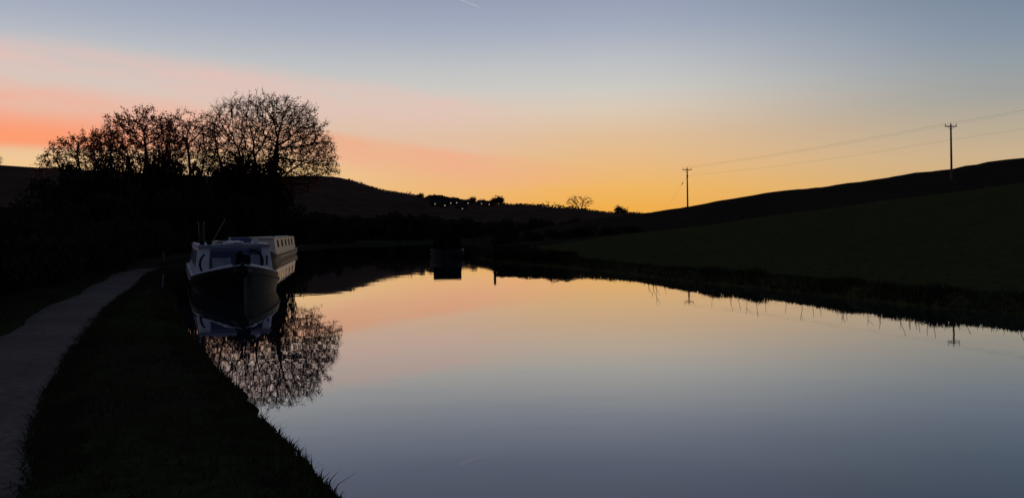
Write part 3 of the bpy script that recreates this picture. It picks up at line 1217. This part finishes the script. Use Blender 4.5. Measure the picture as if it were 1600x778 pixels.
def along(line, n, lo, hi, rng, ymin, ymax, side):
    """random points at signed distance lo..hi outside the water along a bank"""
    sel = np.where((line[:, 1] > ymin) & (line[:, 1] < ymax))[0]
    t = np.gradient(line, axis=0)
    t /= np.linalg.norm(t, axis=1)[:, None]
    nrm = np.stack([-t[:, 1], t[:, 0]], 1) * side
    wts = 1.0 / (6 + line[sel, 1].clip(0))
    i = rng.choice(sel, n, p=wts / wts.sum())
    f = rng.random(n)[:, None]
    j = np.minimum(i + 1, len(line) - 1)
    return line[i] * (1 - f) + line[j] * f + nrm[i] * rng.uniform(lo, hi, n)[:, None]


rg = np.random.default_rng(101)
PL = np.vstack([along(LEFT, 15000, 0.10, 0.55, rg, 0.5, 60, 1), along(LEFT, 34000, 0.4, 2.3, rg, 0.5, 40, 1)])
keep = (~inside(PL, POLY)) & (seg_dist(PL, PATH_C[::2]) > PATH_W * 0.5 - 0.03)
PL = PL[keep]
tuft = 0.5 + vnoise(PL, 0.45, 55) + 0.4 * vnoise(PL, 1.6, 56)
hL = np.clip(0.02 + 0.045 * tuft + rg.exponential(0.012, len(PL)), 0.02, 0.16)
V, F = blades(PL, ground_z(PL), hL, 0.003 + 0.003 * rg.random(len(PL)), rg, 0.6)
tag(link('verge_grass', mesh_np('verge_grass', V, F), M['grass_blade']), 'rough grass on the near verge between towpath and water', 'grass', kind='stuff')

PE = along(PATH_R, 14000, -0.12, 0.22, rg, 2.5, 32, -1)
hE = np.clip(0.02 + 0.05 * (0.5 + vnoise(PE, 0.35, 61)) + rg.exponential(0.01, len(PE)), 0.015, 0.12)
V, F = blades(PE, np.full(len(PE), 0.245), hE, 0.0035 + 0.003 * rg.random(len(PE)), rg, 0.6)
tag(link('edge_grass', mesh_np('edge_grass', V, F), M['grass_blade']), 'low grass creeping over the right edge of the towpath', 'grass', kind='stuff')
HLp = PATH_R + PATH_N * PATH_W
PL = along(HLp, 14000, -0.02, 1.6, rg, 3, 45, 1)
PL = PL[seg_dist(PL, PATH_C[::2]) > PATH_W * 0.5 - 0.03]
hL = np.clip(0.03 + 0.07 * (0.5 + vnoise(PL, 0.6, 57)), 0.02, 0.15)
V, F = blades(PL, ground_z(PL), hL, 0.005 + 0.004 * rg.random(len(PL)), rg)
tag(link('path_grass', mesh_np('path_grass', V, F), M['grass_blade']), 'grass strip between the towpath and the hedge', 'grass', kind='stuff')

PR = along(RIGHT, 26000, 0.05, 0.7, rg, 2, 70, -1)
PR = PR[~inside(PR, POLY)]
tuft = 0.5 + vnoise(PR, 0.8, 58) + 0.9 * vnoise(PR, 2.6, 59)
farlift = np.interp(PR[:, 1], [10, 28, 34, 40], [0, 0, 0.18, 0.30])
hR = np.clip(0.05 + 0.26 * np.clip(tuft - 0.55, 0, 1) + farlift + rg.exponential(0.016, len(PR)), 0.04, 0.75)
V, F = blades(PR, ground_z(PR), hR, 0.006 + 0.006 * rg.random(len(PR)), rg, 0.3)
tag(link('bank_grass', mesh_np('bank_grass', V, F), M['grass_blade']), 'shaggy grass along the edge of the right bank', 'grass', kind='stuff')


# reed stalks on the right bank; the photo shows their tips mirrored in the water
def right_x(D):
    return float(np.interp(D, RIGHT[:, 1], RIGHT[:, 0]))


STALKS = sorted([(1009, 463, 1), (1017, 474, 3), (1026, 478, 2), (1036, 461, 1), (1114, 481, 1), (1137, 487, 1), (1151, 486, 2), (1180, 497, 2), (1196, 490, 1),
          (1229, 492, 1), (1254, 503, 1), (1267, 497, 1), (1277, 495, 1), (1311, 507, 4), (1320, 503, 2), (1358, 511, 1), (1373, 517, 2), (1401, 527, 2),
          (1406, 516, 1), (1419, 516, 1), (1425, 518, 1), (1443, 527, 2), (1460, 531, 1), (1471, 519, 1), (1508, 523, 3), (1571, 526, 2), (1588, 540, 1),
          (858, 447, 1)])
for k, (px, py, n) in enumerate(STALKS):
    # the bank point on that line of sight
    best = None
    for D in np.arange(11, 40, 0.1):
        x = right_x(D) + 0.12
        u = px - 800
        if best is None or abs(x / D - u / FPX) < best[0]:
            best = (abs(x / D - u / FPX), D, x)
    _, D, x = best
    yh = 361 - (px - 800) * ROLL
    H = (py - yh) * D / FPX - CAM_H
    z0 = float(ground_z(np.array([[x, D]]))[0])
    root = empty('reed_clump', (x, D, z0 - 0.03))
    tag(root, '%s dry stalk clump from the left along the right water edge' % ORD[k], 'reeds', 'dry stalks along the right bank')
    rgk = np.random.default_rng(200 + k)
    for j in range(n):
        hh = max(0.25, (H - z0) * (1.0 if j == 0 else rgk.uniform(0.5, 0.95)))
        lx, ly = rgk.normal(0.05, 0.14) * hh, rgk.normal(0, 0.12) * hh
        ox, oy = (0, 0) if j == 0 else rgk.normal(0, 0.12, 2)
        mb = MB().tube([(ox, oy, 0), (ox + lx * .3, oy + ly * .3, hh * .5), (ox + lx, oy + ly, hh)], 0.007, 5, 0.0035)
        if rgk.random() < 0.4:
            mb.tube([(ox + lx * .6, oy + ly * .6, hh * .75), (ox + lx * .6 + rgk.normal(0, .08), oy, hh * .98)], 0.004, 4, 0.002)
        mb.build('stalk', M['reed'], root)


# ------------------------------------------------------------------ narrowboats
def narrowboat(name, label, bow, heading, L, pal, W=1.05, roof_z=1.24, windows=5, bow_len=2.7, detail=True):
    """bow: xy of the stem; heading: unit vector from bow to stern. Local +Y runs from bow to stern"""
    h = Vector((heading[0], heading[1], 0)).normalized()
    root = empty(name, (bow[0], bow[1], 0), math.atan2(-h.x, h.y))
    tag(root, label, 'boat', 'moored narrowboats')
    # hull by stations
    st = [0.0, 0.1, 0.2, 0.35, 0.5, 0.7, 0.9, 1.15, 1.4, 1.7, 2.0, 2.35, bow_len, 4.0, L * 0.5, L - 2.0, L - 1.0, L - 0.4, L - 0.1, L]
    rows = []
    tops = []
    for s in st:
        if s < bow_len:
            w = W * (1 - (1 - s / bow_len) ** 2.3)
        elif s > L - 1.1:
            q = (s - (L - 1.1)) / 1.1
            w = W * math.sqrt(max(0.06, 1 - q * q * 0.9))
        else:
            w = W
        w = max(w, 0.03)
        zt = 0.40 + 0.36 * max(0, 1 - s / bow_len) ** 1.4 + 0.08 * max(0, (s - (L - 1.5)) / 1.5)
        rake = 0.22 * max(0, 1 - s / 1.2)
        r = []
        for zz, k, bk in ((-0.45, 0.72, 1.0), (-0.15, 0.90, 0.7), (0.10, 0.95, 0.4), (zt - 0.17, 1.0, 0.1), (zt - 0.165, 1.03, 0.1), (zt - 0.115, 1.03, 0.07), (zt - 0.11, 1.0, 0.06), (zt, 1.0, 0.0)):
            r.append((w * k, s + rake * bk, zz))
        rows.append([(-x, y, z) for x, y, z in reversed(r)] + r)
        tops.append((w, s, zt))
    mb = MB().grid(rows)
    n = len(rows[0])
    mb.poly(rows[-1], [tuple(range(n))])
    hull = mb.build('hull', M[pal['hull']], root, smooth=True)
    # capping rail along the top of the hull
    for sgn in (-1, 1):
        c = MB().tube([(sgn * (w - 0.02), s + 0.02, z + 0.01) for w, s, z in tops], 0.028, 6)
        c.build('gunwale', M[pal['rail']], hull, smooth=True)
        MB().tube([(sgn * (w * 1.0 + 0.012), s + 0.03, 0.21) for w, s, z in tops[13:-1]], 0.018, 6).build('rubbing_strake', M[pal['strake']], hull, smooth=True)
    # foredeck and side decks
    fd = [t for t in tops if t[1] <= bow_len + 0.01]
    MB().grid([[(-w + 0.03, s + 0.03, z - 0.06), (0, s + 0.03, z - 0.03), (w - 0.03, s + 0.03, z - 0.06)] for w, s, z in fd]).build('foredeck', M[pal['deck']], root)
    MB().grid([[(-w + 0.03, s, z - 0.03), (w - 0.03, s, z - 0.03)] for w, s, z in tops if s >= bow_len - 0.01]).build('side_deck', M[pal['deck']], root)
    # cabin with tumblehome
    c0, c1 = bow_len + 0.05, L - 1.6
    wb, wt, zb = W - 0.09, W - 0.21, 0.375
    p = [(-wb, c0, zb), (wb, c0, zb), (wb, c1, zb), (-wb, c1, zb), (-wt, c0 + 0.05, roof_z), (wt, c0 + 0.05, roof_z), (wt, c1 - 0.03, roof_z), (-wt, c1 - 0.03, roof_z)]
    MB().poly(p, [(0, 1, 5, 4), (1, 2, 6, 5), (2, 3, 7, 6), (3, 0, 4, 7), (0, 3, 2, 1), (4, 5, 6, 7)]).build('cabin', M[pal['cabin']], root, bevel=0.02)
    rr = [[(x * (wt + 0.04), y, roof_z + 0.006 + 0.055 * (1 - x * x)) for x in (-1, -.75, -.4, 0, .4, .75, 1)] for y in (c0 - 0.04, (c0 + c1) / 2, c1 + 0.02)]
    mb = MB().grid(rr)
    mb.grid([[(x * (wt + 0.04), y, roof_z - 0.03) for x in (-1, 1)] for y in (c0 - 0.04, c1 + 0.02)])
    for y in (c0 - 0.04, c1 + 0.02):
        mb.grid([[(x * (wt + 0.04), y, roof_z - 0.03) for x in (-1, -.75, -.4, 0, .4, .75, 1)], [(x * (wt + 0.04), y, roof_z + 0.006 + 0.055 * (1 - x * x)) for x in (-1, -.75, -.4, 0, .4, .75, 1)]])
    for sgn in (-1, 1):
        mb.grid([[(sgn * (wt + 0.04), y, roof_z - 0.03), (sgn * (wt + 0.04), y, roof_z + 0.006)] for y in (c0 - 0.04, c1 + 0.02)])
    roof = mb.build('roof', M[pal['roof']], root)
    for sgn in (-1, 1):
        MB().tube([(sgn * (wt - 0.03), c0 + 0.1, roof_z + 0.05), (sgn * (wt - 0.03), c1 - 0.1, roof_z + 0.05)], 0.017, 6).build('handrail', M[pal['roof_rail']], roof, smooth=True)
    # side windows, each with frame and pane, lying in the sloped side
    sl = (wb - wt) / (roof_z - zb)
    for sgn in (-1, 1):
        for k in range(windows):
            yc = c0 + (c1 - c0) * (0.12 + 0.70 * k / max(1, windows - 1))
            z0, z1, hw = roof_z - 0.52, roof_z - 0.14, 0.42
            X = lambda z, o: sgn * (wb - sl * (z - zb) + o)
            f = MB()
            for a, b, c, d in ((yc - hw, yc + hw, z0 - 0.03, z0), (yc - hw, yc + hw, z1, z1 + 0.03), (yc - hw - 0.03, yc - hw, z0 - 0.03, z1 + 0.03), (yc + hw, yc + hw + 0.03, z0 - 0.03, z1 + 0.03)):
                f.poly([(X(c, 0), a, c), (X(c, 0), b, c), (X(d, 0), b, d), (X(d, 0), a, d), (X(c, .022), a, c), (X(c, .022), b, c), (X(d, .022), b, d), (X(d, .022), a, d)],
                       [(0, 1, 2, 3), (4, 7, 6, 5), (0, 4, 5, 1), (1, 5, 6, 2), (2, 6, 7, 3), (3, 7, 4, 0)])
            w_ = f.build('window', M[pal['frame']], root)
            MB().poly([(X(z0, .008), yc - hw, z0), (X(z0, .008), yc + hw, z0), (X(z1, .008), yc + hw, z1), (X(z1, .008), yc - hw, z1)], [(0, 1, 2, 3)]).build('pane', M['glass'], w_)
    # stern hatch, tiller
    MB().box(-0.45, 0.45, c1 - 0.9, c1 - 0.05, roof_z + 0.045, roof_z + 0.10).build('sliding_hatch', M[pal['roof']], root, bevel=0.01)
    MB().tube([(0, L - 0.15, 0.4), (0, L - 0.15, 0.95), (0, L - 0.9, 1.02)], 0.022, 6).build('tiller', M[pal.get('tiller', 'brass')], root, smooth=True)
    # stem post and rope fender
    MB().tube([(0, 0.14, 0.10), (0, 0.05, 0.45), (0, 0.0, 0.83)], 0.04, 6).build('stem_post', M[pal['hull']], root)
    MB().ball((0, -0.06, 0.62), 0.13, 0.11, 0.16, 12, 8).build('bow_fender', M['rope'], root, smooth=True)
    return root, c0, c1, wb, wt, zb


PAL1 = dict(hull='steel_black', rail='grey_paint', strake='steel_black', deck='white_paint', cabin='white_paint', roof='roof_grey', roof_rail='white_paint', frame='grey_paint')
PAL2 = dict(hull='steel_black', rail='dark_red', strake='cream', deck='dark_red', cabin='cream', roof='cream', roof_rail='dark_red', frame='dark_red')
PAL3 = dict(tiller='steel_black', hull='steel_black', rail='steel_black', strake='steel_black', deck='canvas', cabin='canvas', roof='canvas', roof_rail='canvas', frame='steel_black')

bow1 = at(379, 420, 18.75)
rear1 = at(366, 400, 21.4)
hd1 = (rear1.x - bow1.x, rear1.y - bow1.y)
b1, c0, c1, wb, wt, zb = narrowboat('narrowboat', 'nearest narrowboat with black bow, white cabin front and blue panel', (bow1.x, bow1.y), hd1, 13.0, PAL1, W=1.12, roof_z=1.20, windows=4)
# front bulkhead: blue doors between white edges
mb = MB()
F_ = lambda z: c0 + 0.05 * (z - zb) / (1.20 - zb) - 0.012
mb.poly([(-0.66, F_(0.42), 0.42), (0.74, F_(0.42), 0.42), (0.70, F_(1.13), 1.13), (-0.62, F_(1.13), 1.13),
         (-0.66, F_(0.42) - 0.03, 0.42), (0.74, F_(0.42) - 0.03, 0.42), (0.70, F_(1.13) - 0.03, 1.13), (-0.62, F_(1.13) - 0.03, 1.13)],
        [(0, 1, 2, 3), (4, 7, 6, 5), (0, 4, 5, 1), (1, 5, 6, 2), (2, 6, 7, 3), (3, 7, 4, 0)])
door = mb.build('front_panel', M['blue_paint'], b1)
for x0, x1, z0, z1, m_ in ((-0.58, -0.10, 0.50, 0.88, 'grey_paint'), (0.02, 0.36, 0.48, 1.02, 'blue_mid'), (0.42, 0.66, 0.50, 0.95, 'grey_paint')):
    MB().box(x0, x1, F_(0.7) - 0.055, F_(0.7) - 0.028, z0, z1).build('door_leaf', M[m_], door, bevel=0.006)
MB().box(-0.62, 0.70, F_(1.1) - 0.05, F_(1.1) - 0.02, 1.06, 1.12).build('lintel', M['blue_mid'], door, bevel=0.005)
MB().box(0.83, 0.87, F_(0.8) - 0.03, F_(0.8), 0.66, 0.92).build('vent_slot', M['steel_black'], b1)
# light bulwark bands inside the bow
for sgn in (-1, 1):
    rows = []
    for s in (0.35, 0.7, 1.1, 1.6, 2.2, 2.72):
        w = 1.12 * (1 - (1 - min(s, 2.7) / 2.7) ** 2.3)
        zt = 0.40 + 0.36 * max(0, 1 - s / 2.7) ** 1.4
        rows.append([(sgn * (w - 0.06), s + .02, zt - 0.05), (sgn * (w - 0.09), s + .04, zt + 0.10 - 0.02 * s), (sgn * (w - 0.12), s + .05, zt + 0.095 - 0.02 * s), (sgn * (w - 0.10), s + .04, zt - 0.05)])
    MB().grid(rows).build('bulwark', M['white_paint'], b1)
# covered post, lamp and canvas bundle at the stem
MB().ball((0.02, 0.42, 0.80), 0.17, 0.20, 0.20, 12, 8).ball((-0.03, 0.40, 0.98), 0.10, 0.12, 0.12, 10, 6).ball((0.10, 0.46, 0.90), 0.12, 0.12, 0.13, 10, 6).build('canvas_bundle', M['canvas'], b1, smooth=True)
MB().tube([(0.02, 0.42, 0.6), (0.02, 0.42, 1.12)], 0.03, 8).build('stem_stud', M['steel_black'], b1)
# roof gear (parts fixed to the roof)
MB().tube([(-0.80, 4.1, 1.20), (-0.80, 4.1, 1.86)], 0.075, 12).build('chimney', M['steel_black'], b1, smooth=True)
MB().tube([(-0.80, 4.1, 1.86), (-0.80, 4.1, 1.90)], 0.10, 12).build('chimney_cap', M['steel_black'], b1)
MB().tube([(-0.55, 3.9, 1.25), (-0.18, 3.8, 1.95)], 0.014, 6, 0.008).build('aerial', M['metal'], b1)
MB().tube([(0.62, 3.3, 1.32), (0.62, 3.25, 1.32)], 0.075, 12).tube([(0.62, 3.36, 1.24), (0.62, 3.3, 1.30)], 0.02, 6).build('headlamp', M['white_paint'], b1, smooth=True)
for x in (-0.35, 0.25):
    MB().ball((x, 5.0, 1.27), 0.11, 0.11, 0.06, 10, 6).build('mushroom_vent', M['brass'], b1, smooth=True)


def in_boat(b, name, mbs, mat, label, cat, bevel=0.0, smooth=False):
    o = mbs.build(name, M[mat], None, bevel, smooth)
    o.matrix_world = b.matrix_basis.copy()
    return tag(o, label, cat)


b1.matrix_basis
in_boat(b1, 'gang_plank', MB().box(0.0, 0.28, 3.2, 6.4, 1.275, 1.315), 'white_paint', 'pale gang plank lying along the roof of the nearest boat', 'plank', 0.005)
in_boat(b1, 'roof_box', MB().box(0.10, 0.72, 6.0, 7.2, 1.25, 1.42), 'blue_mid', 'low blue-grey box on the roof of the nearest boat', 'box', 0.015)
in_boat(b1, 'boat_pole', MB().tube([(-0.30, 3.1, 1.29), (-0.34, 7.5, 1.30)], 0.022, 8), 'wood', 'long wooden boat pole lying on the nearest boat roof', 'pole', 0, True)
in_boat(b1, 'canvas_roll', MB().tube([(-0.62, 3.2, 1.29), (-0.60, 3.6, 1.30), (-0.58, 5.3, 1.29)], 0.065, 10), 'canvas', 'rolled dark canvas on the left of the nearest boat roof', 'canvas', 0, True)


def loop(cx, cz, r, y, a0, a1, n=20):
    return [(cx + r * math.cos(math.radians(a0 + (a1 - a0) * i / n)), y - 0.05 * math.sin(math.pi * i / n), cz + r * 1.05 * math.sin(math.radians(a0 + (a1 - a0) * i / n))) for i in range(n + 1)]


in_boat(b1, 'mooring_rope', MB().tube(loop(-0.56, 0.72, 0.33, c0 - 0.10, 130, 300), 0.028, 6), 'rope', 'dark rope looped down the left of the nearest cabin front', 'rope', 0, True)
in_boat(b1, 'mooring_rope', MB().tube(loop(0.42, 0.76, 0.31, c0 - 0.10, 95, -60), 0.028, 6), 'rope', 'dark rope arching over the right of the nearest cabin front', 'rope', 0, True)

# second boat, its cream side towards the water
n2 = at(434, 412, 43.0)
f2 = at(466, 398, 61.0)
hd2 = Vector((f2.x - n2.x, f2.y - n2.y, 0)).normalized()
rt = Vector((hd2.y, -hd2.x, 0))
W2 = 1.05
bow2 = Vector((n2.x, n2.y, 0)) - rt * W2 - hd2 * 2.2
b2 = narrowboat('narrowboat', 'second narrowboat with sunlit cream cabin side and a row of windows', (bow2.x, bow2.y), (hd2.x, hd2.y), 20.5, PAL2, W=W2, roof_z=1.30, windows=5, bow_len=2.4)[0]
# third boat, seen end on in the shade beyond
p3 = at(699, 404, 44.0)
b3 = narrowboat('narrowboat', 'dark flat-topped narrowboat seen end on in the far shade', (p3.x * 59.0 / 44.0, p3.y + 15.0), (-p3.x * 15.0 / 44.0, -15.0), 15.0, PAL3, W=0.98, roof_z=1.22, windows=4)[0]
# its stern cabin block closes right behind the tiller deck
MB().box(-0.80, 0.80, 13.45, 14.6, 0.38, 1.26).build('stern_canopy', M['canvas'], b3, bevel=0.04)

# mooring stakes and lines of the first boat
def stake(x, y, label):
    z = float(ground_z(np.array([[x, y]]))[0])
    o = MB().tube([(0, 0, -0.2), (0.03, 0.02, 0.34)], 0.022, 8).build('mooring_stake', M['metal'])
    o.location = (x, y, z)
    tag(o, label, 'stake', 'mooring stakes on the verge')
    return Vector((x, y, z + 0.2))


s1 = stake(-8.35, 18.4, 'short steel mooring stake on the verge beside the nearest bow')
bp = b1.matrix_basis @ Vector((-0.5, 0.6, 0.62))
ln = MB().tube([s1, (s1 + bp) / 2 - Vector((0, 0, 0.12)), bp], 0.014, 6).build('mooring_line', M['rope'])
tag(ln, 'sagging mooring line from the nearest bow to its stake', 'rope')

# two small pale posts beside the towpath
for px, py, D, h, lb in ((155, 424, 27.5, 0.42, 'small pale post left of the towpath, nearer of two'), (255, 405, 39.0, 0.38, 'small pale post far along the towpath near the boat')):
    p = at(px, py, D)
    z = float(ground_z(np.array([[p.x, D]]))[0])
    o = MB().box(-0.05, 0.05, -0.05, 0.05, -0.2, h).poly([(-.05, -.05, h), (.05, -.05, h), (.05, .05, h), (-.05, .05, h), (0, 0, h + .05)], [(0, 1, 4), (1, 2, 4), (2, 3, 4), (3, 0, 4)]).build('marker_post', M['pale_wood'])
    o.location = (p.x, D, z)
    tag(o, lb, 'post', 'pale posts by the towpath')

# end of the right bank by the bend: stone wharf end, post and dense sedge
we = at(780, 405, 39.0)
wr = empty('wharf_wall', (we.x, we.y, 0))
tag(wr, 'low stone wharf end where the right bank stops', 'wall')
stone_me = MB().box(-0.26, 0.26, -0.17, 0.17, -0.09, 0.09).mesh('stone', 0.018)
stone_me.materials.append(M['mossy_stone'])
rs = random.Random(3)
for c in range(5):
    for k in range(3):
        o = link('stone', stone_me, None, wr)
        o.location = (0.12 + 0.55 * k + (0.27 if c % 2 else 0), 0.62 * k * 0 - 0.25 * k + rs.uniform(-.02, .02), -0.05 + 0.19 * c)
        o.rotation_euler = (0, rs.uniform(-.02, .02), -0.42 + rs.uniform(-.03, .03))
        o.scale = (rs.uniform(.9, 1.04), 1, rs.uniform(.9, 1.02))
o = MB().tube([(0, 0, -0.3), (0.0, 0.0, 1.18)], 0.07, 8, 0.06).build('wharf_post', M['mossy_stone'])
o.location = (we.x - 0.22, we.y - 0.25, 0)
tag(o, 'single dark timber post at the end of the right bank', 'post')
for i in range(9):
    D = 38.6 - i * 0.75
    x = right_x(D) + 0.55
    bush('bank_sedge', '%s low sedge clump from the timber post on the right bank' % ('nearest' if i == 0 else ORD[i]), x, D, 0.70, (0.5 if i < 4 else 0.38) + random.uniform(-.03, .03), i, 'sedge along the right bank')

# ------------------------------------------------------------------ power line
def pole(px, ytop, ybase, D, label, lean=0.0):
    t, b = at(px, ytop, D), at(px, ybase, D)
    H = t.z - b.z
    root = empty('utility_pole', (b.x, D, b.z))
    tag(root, label, 'pole', 'timber poles carrying the overhead line')
    MB().tube([(0, 0, -1.2), (0, 0, H * 0.5), (0, 0, H - 0.28)], 0.17, 10, 0.115).build('shaft', M['wood'], root, smooth=True)
    a = math.atan2(LINE.y, LINE.x) + math.pi / 2 - math.radians(32)
    ca, sa = math.cos(a), math.sin(a)
    arm = MB().box(-0.95, 0.95, -0.07, 0.07, H - 0.62, H - 0.48).build('crossarm', M['wood'], root, bevel=0.01)
    arm.rotation_euler = (0, 0, a)
    MB().tube([(0.55, 0, H - 0.55), (0.0, 0, H - 1.15)], 0.025, 6).tube([(-0.55, 0, H - 0.55), (0.0, 0, H - 1.15)], 0.025, 6).build('brace', M['metal'], arm)
    tips = []
    for s, z in ((-0.88, H - 0.48), (0.0, H - 0.30), (0.88, H - 0.48)):
        ins = MB().tube([(s, 0, z), (s, 0, z + 0.12)], 0.03, 6).tube([(s, 0, z + 0.10), (s, 0, z + 0.20)], 0.085, 8, 0.06).tube([(s, 0, z + 0.20), (s, 0, z + 0.29)], 0.07, 8, 0.035).build('insulator', M['ceramic'], arm)
        tips.append(Vector((b.x + s * ca, D + s * sa, b.z + z + 0.28)))
    return root, tips, b, H


LINE = Vector((1, -1, 0))
pA, pB = at(1074, 262, 156), at(1487, 193, 117)
LINE = Vector((pB.x - pA.x, pB.y - pA.y, 0)).normalized()
r1, t1, base1, H1 = pole(1074.5, 261, 325, 156, 'farther timber pole standing on the low skyline')
r2, t2, base2, H2 = pole(1487, 192, 289, 117, 'nearer timber pole high on the right-hand hillside')
MB().box(-0.16, 0.16, -0.16, -0.10, H1 - 2.1, H1 - 1.6).box(-0.12, 0.12, -0.2, 0.2, H1 - 1.95, H1 - 1.75).build('bracket', M['metal'], r1)


def wire(pts, sag, label, r=0.011, name='overhead_wire'):
    mb = MB()
    path = []
    for a, b in zip(pts[:-1], pts[1:]):
        for i in range(24):
            t = i / 24
            p = a.lerp(b, t)
            p.z -= sag * 4 * t * (1 - t)
            path.append(p)
    path.append(pts[-1])
    o = mb.tube(path, r, 5).build(name, M['wire'])
    return tag(o, label, 'wire', 'overhead wires of the pole line')


nxt = [q + LINE * 52 + Vector((0, 0, 4.6)) for q in t2]
for k, nm in enumerate(('left', 'middle', 'right')):
    wire([t1[k], t2[k], nxt[k]], 0.35, 'topmost overhead wire on the %s insulators of both poles' % nm, 0.0058)
la, lb = Vector((base1.x, 156, base1.z + H1 - 1.75)), Vector((base2.x, 117, base2.z + H2 - 2.55))
wire([la, lb, lb + LINE * 52 + Vector((0, 0, 4.6))], 0.5, 'lower overhead wire strung below the crossarms', 0.0085)
MB().tube([(0, -.1, H2 - 2.6), (0, -.3, H2 - 2.55)], 0.04, 6).build('bracket', M['metal'], r2)
g0 = Vector((base1.x - 0.1, 156, base1.z + H1 - 2.0))
g1 = at(1034, 333, 152)
g1.z -= 0.4
wire([g0, g1], 0.02, 'slanting stay wire bracing the farther pole on its left', 0.009, 'stay_wire')
gm = g0.lerp(g1, 0.17)
MB().tube([g0.lerp(g1, 0.15), g0.lerp(g1, 0.21)], 0.07, 6).build('stay_insulator', M['ceramic'], bpy.data.objects['stay_wire'])

# ------------------------------------------------------------------ village on the hill
HOUSES = [(676.5, 318.5, 1), (682, 320.5, 2), (686, 319.2, 1), (691.5, 321, 2), (695, 323.2, 1), (702, 319.3, 2), (709, 318.8, 3), (718.5, 327.5, 1), (722.3, 328.6, 1),
          (731.5, 319.2, 1), (752.5, 319.8, 1), (764.5, 321, 1)]
words = ['leftmost house of the lit village below the ridge wood', 'second lit village house from the left, two bright windows', 'third lit village house, slightly higher than its neighbours',
         'fourth lit village house from the left', 'lowest of the left cluster of lit village houses', 'village house left of the row of bright windows',
         'long village house with a row of bright windows', 'left one of two lit houses lower on the slope', 'right one of two lit houses lower on the slope',
         'lone lit house right of the village near the skyline', 'faintly lit house below the thin skyline trees', 'faintly lit house below the round skyline tree']
for k, ((px, py, nw), lb) in enumerate(zip(HOUSES, words)):
    p = on_hill(px, py + 1.0)
    D = p.y
    k_ = 0.5
    root = empty('village_house', (p.x, p.y, p.z - 0.8), math.atan2(p.x, p.y) * -1 + random.uniform(-.15, .15))
    tag(root, lb, 'house', 'houses of the far village')
    wl = (2.2 + nw * 0.8) * k_ * 1.6
    MB().box(-wl, wl, 0, 5.0, 0, 2.75).build('wall', M['stone'], root)
    rf = MB().poly([(-wl - .2, -.25, 2.7), (wl + .2, -.25, 2.7), (wl + .2, 5.25, 2.7), (-wl - .2, 5.25, 2.7), (-wl - .2, 2.5, 4.2), (wl + .2, 2.5, 4.2)],
                   [(0, 1, 5, 4), (2, 3, 4, 5), (1, 2, 5), (3, 0, 4), (0, 3, 2, 1)]).build('roof', M['slate'], root)
    MB().box(wl * 0.6, wl * 0.6 + .6, 2.2, 2.9, 3.6, 4.8).build('chimney', M['stone'], rf)
    for j in range(nw):
        xc = (j - (nw - 1) / 2) * 1.7
        w_ = MB().box(xc - .32, xc + .32, -0.06, -0.01, 1.5, 2.2).build('window', M['pale_wood'], root)
        MB().box(xc - .26, xc + .26, -0.075, -0.061, 1.58, 2.12).build('pane', M['lit'], w_)
print('objects', len(bpy.data.objects))
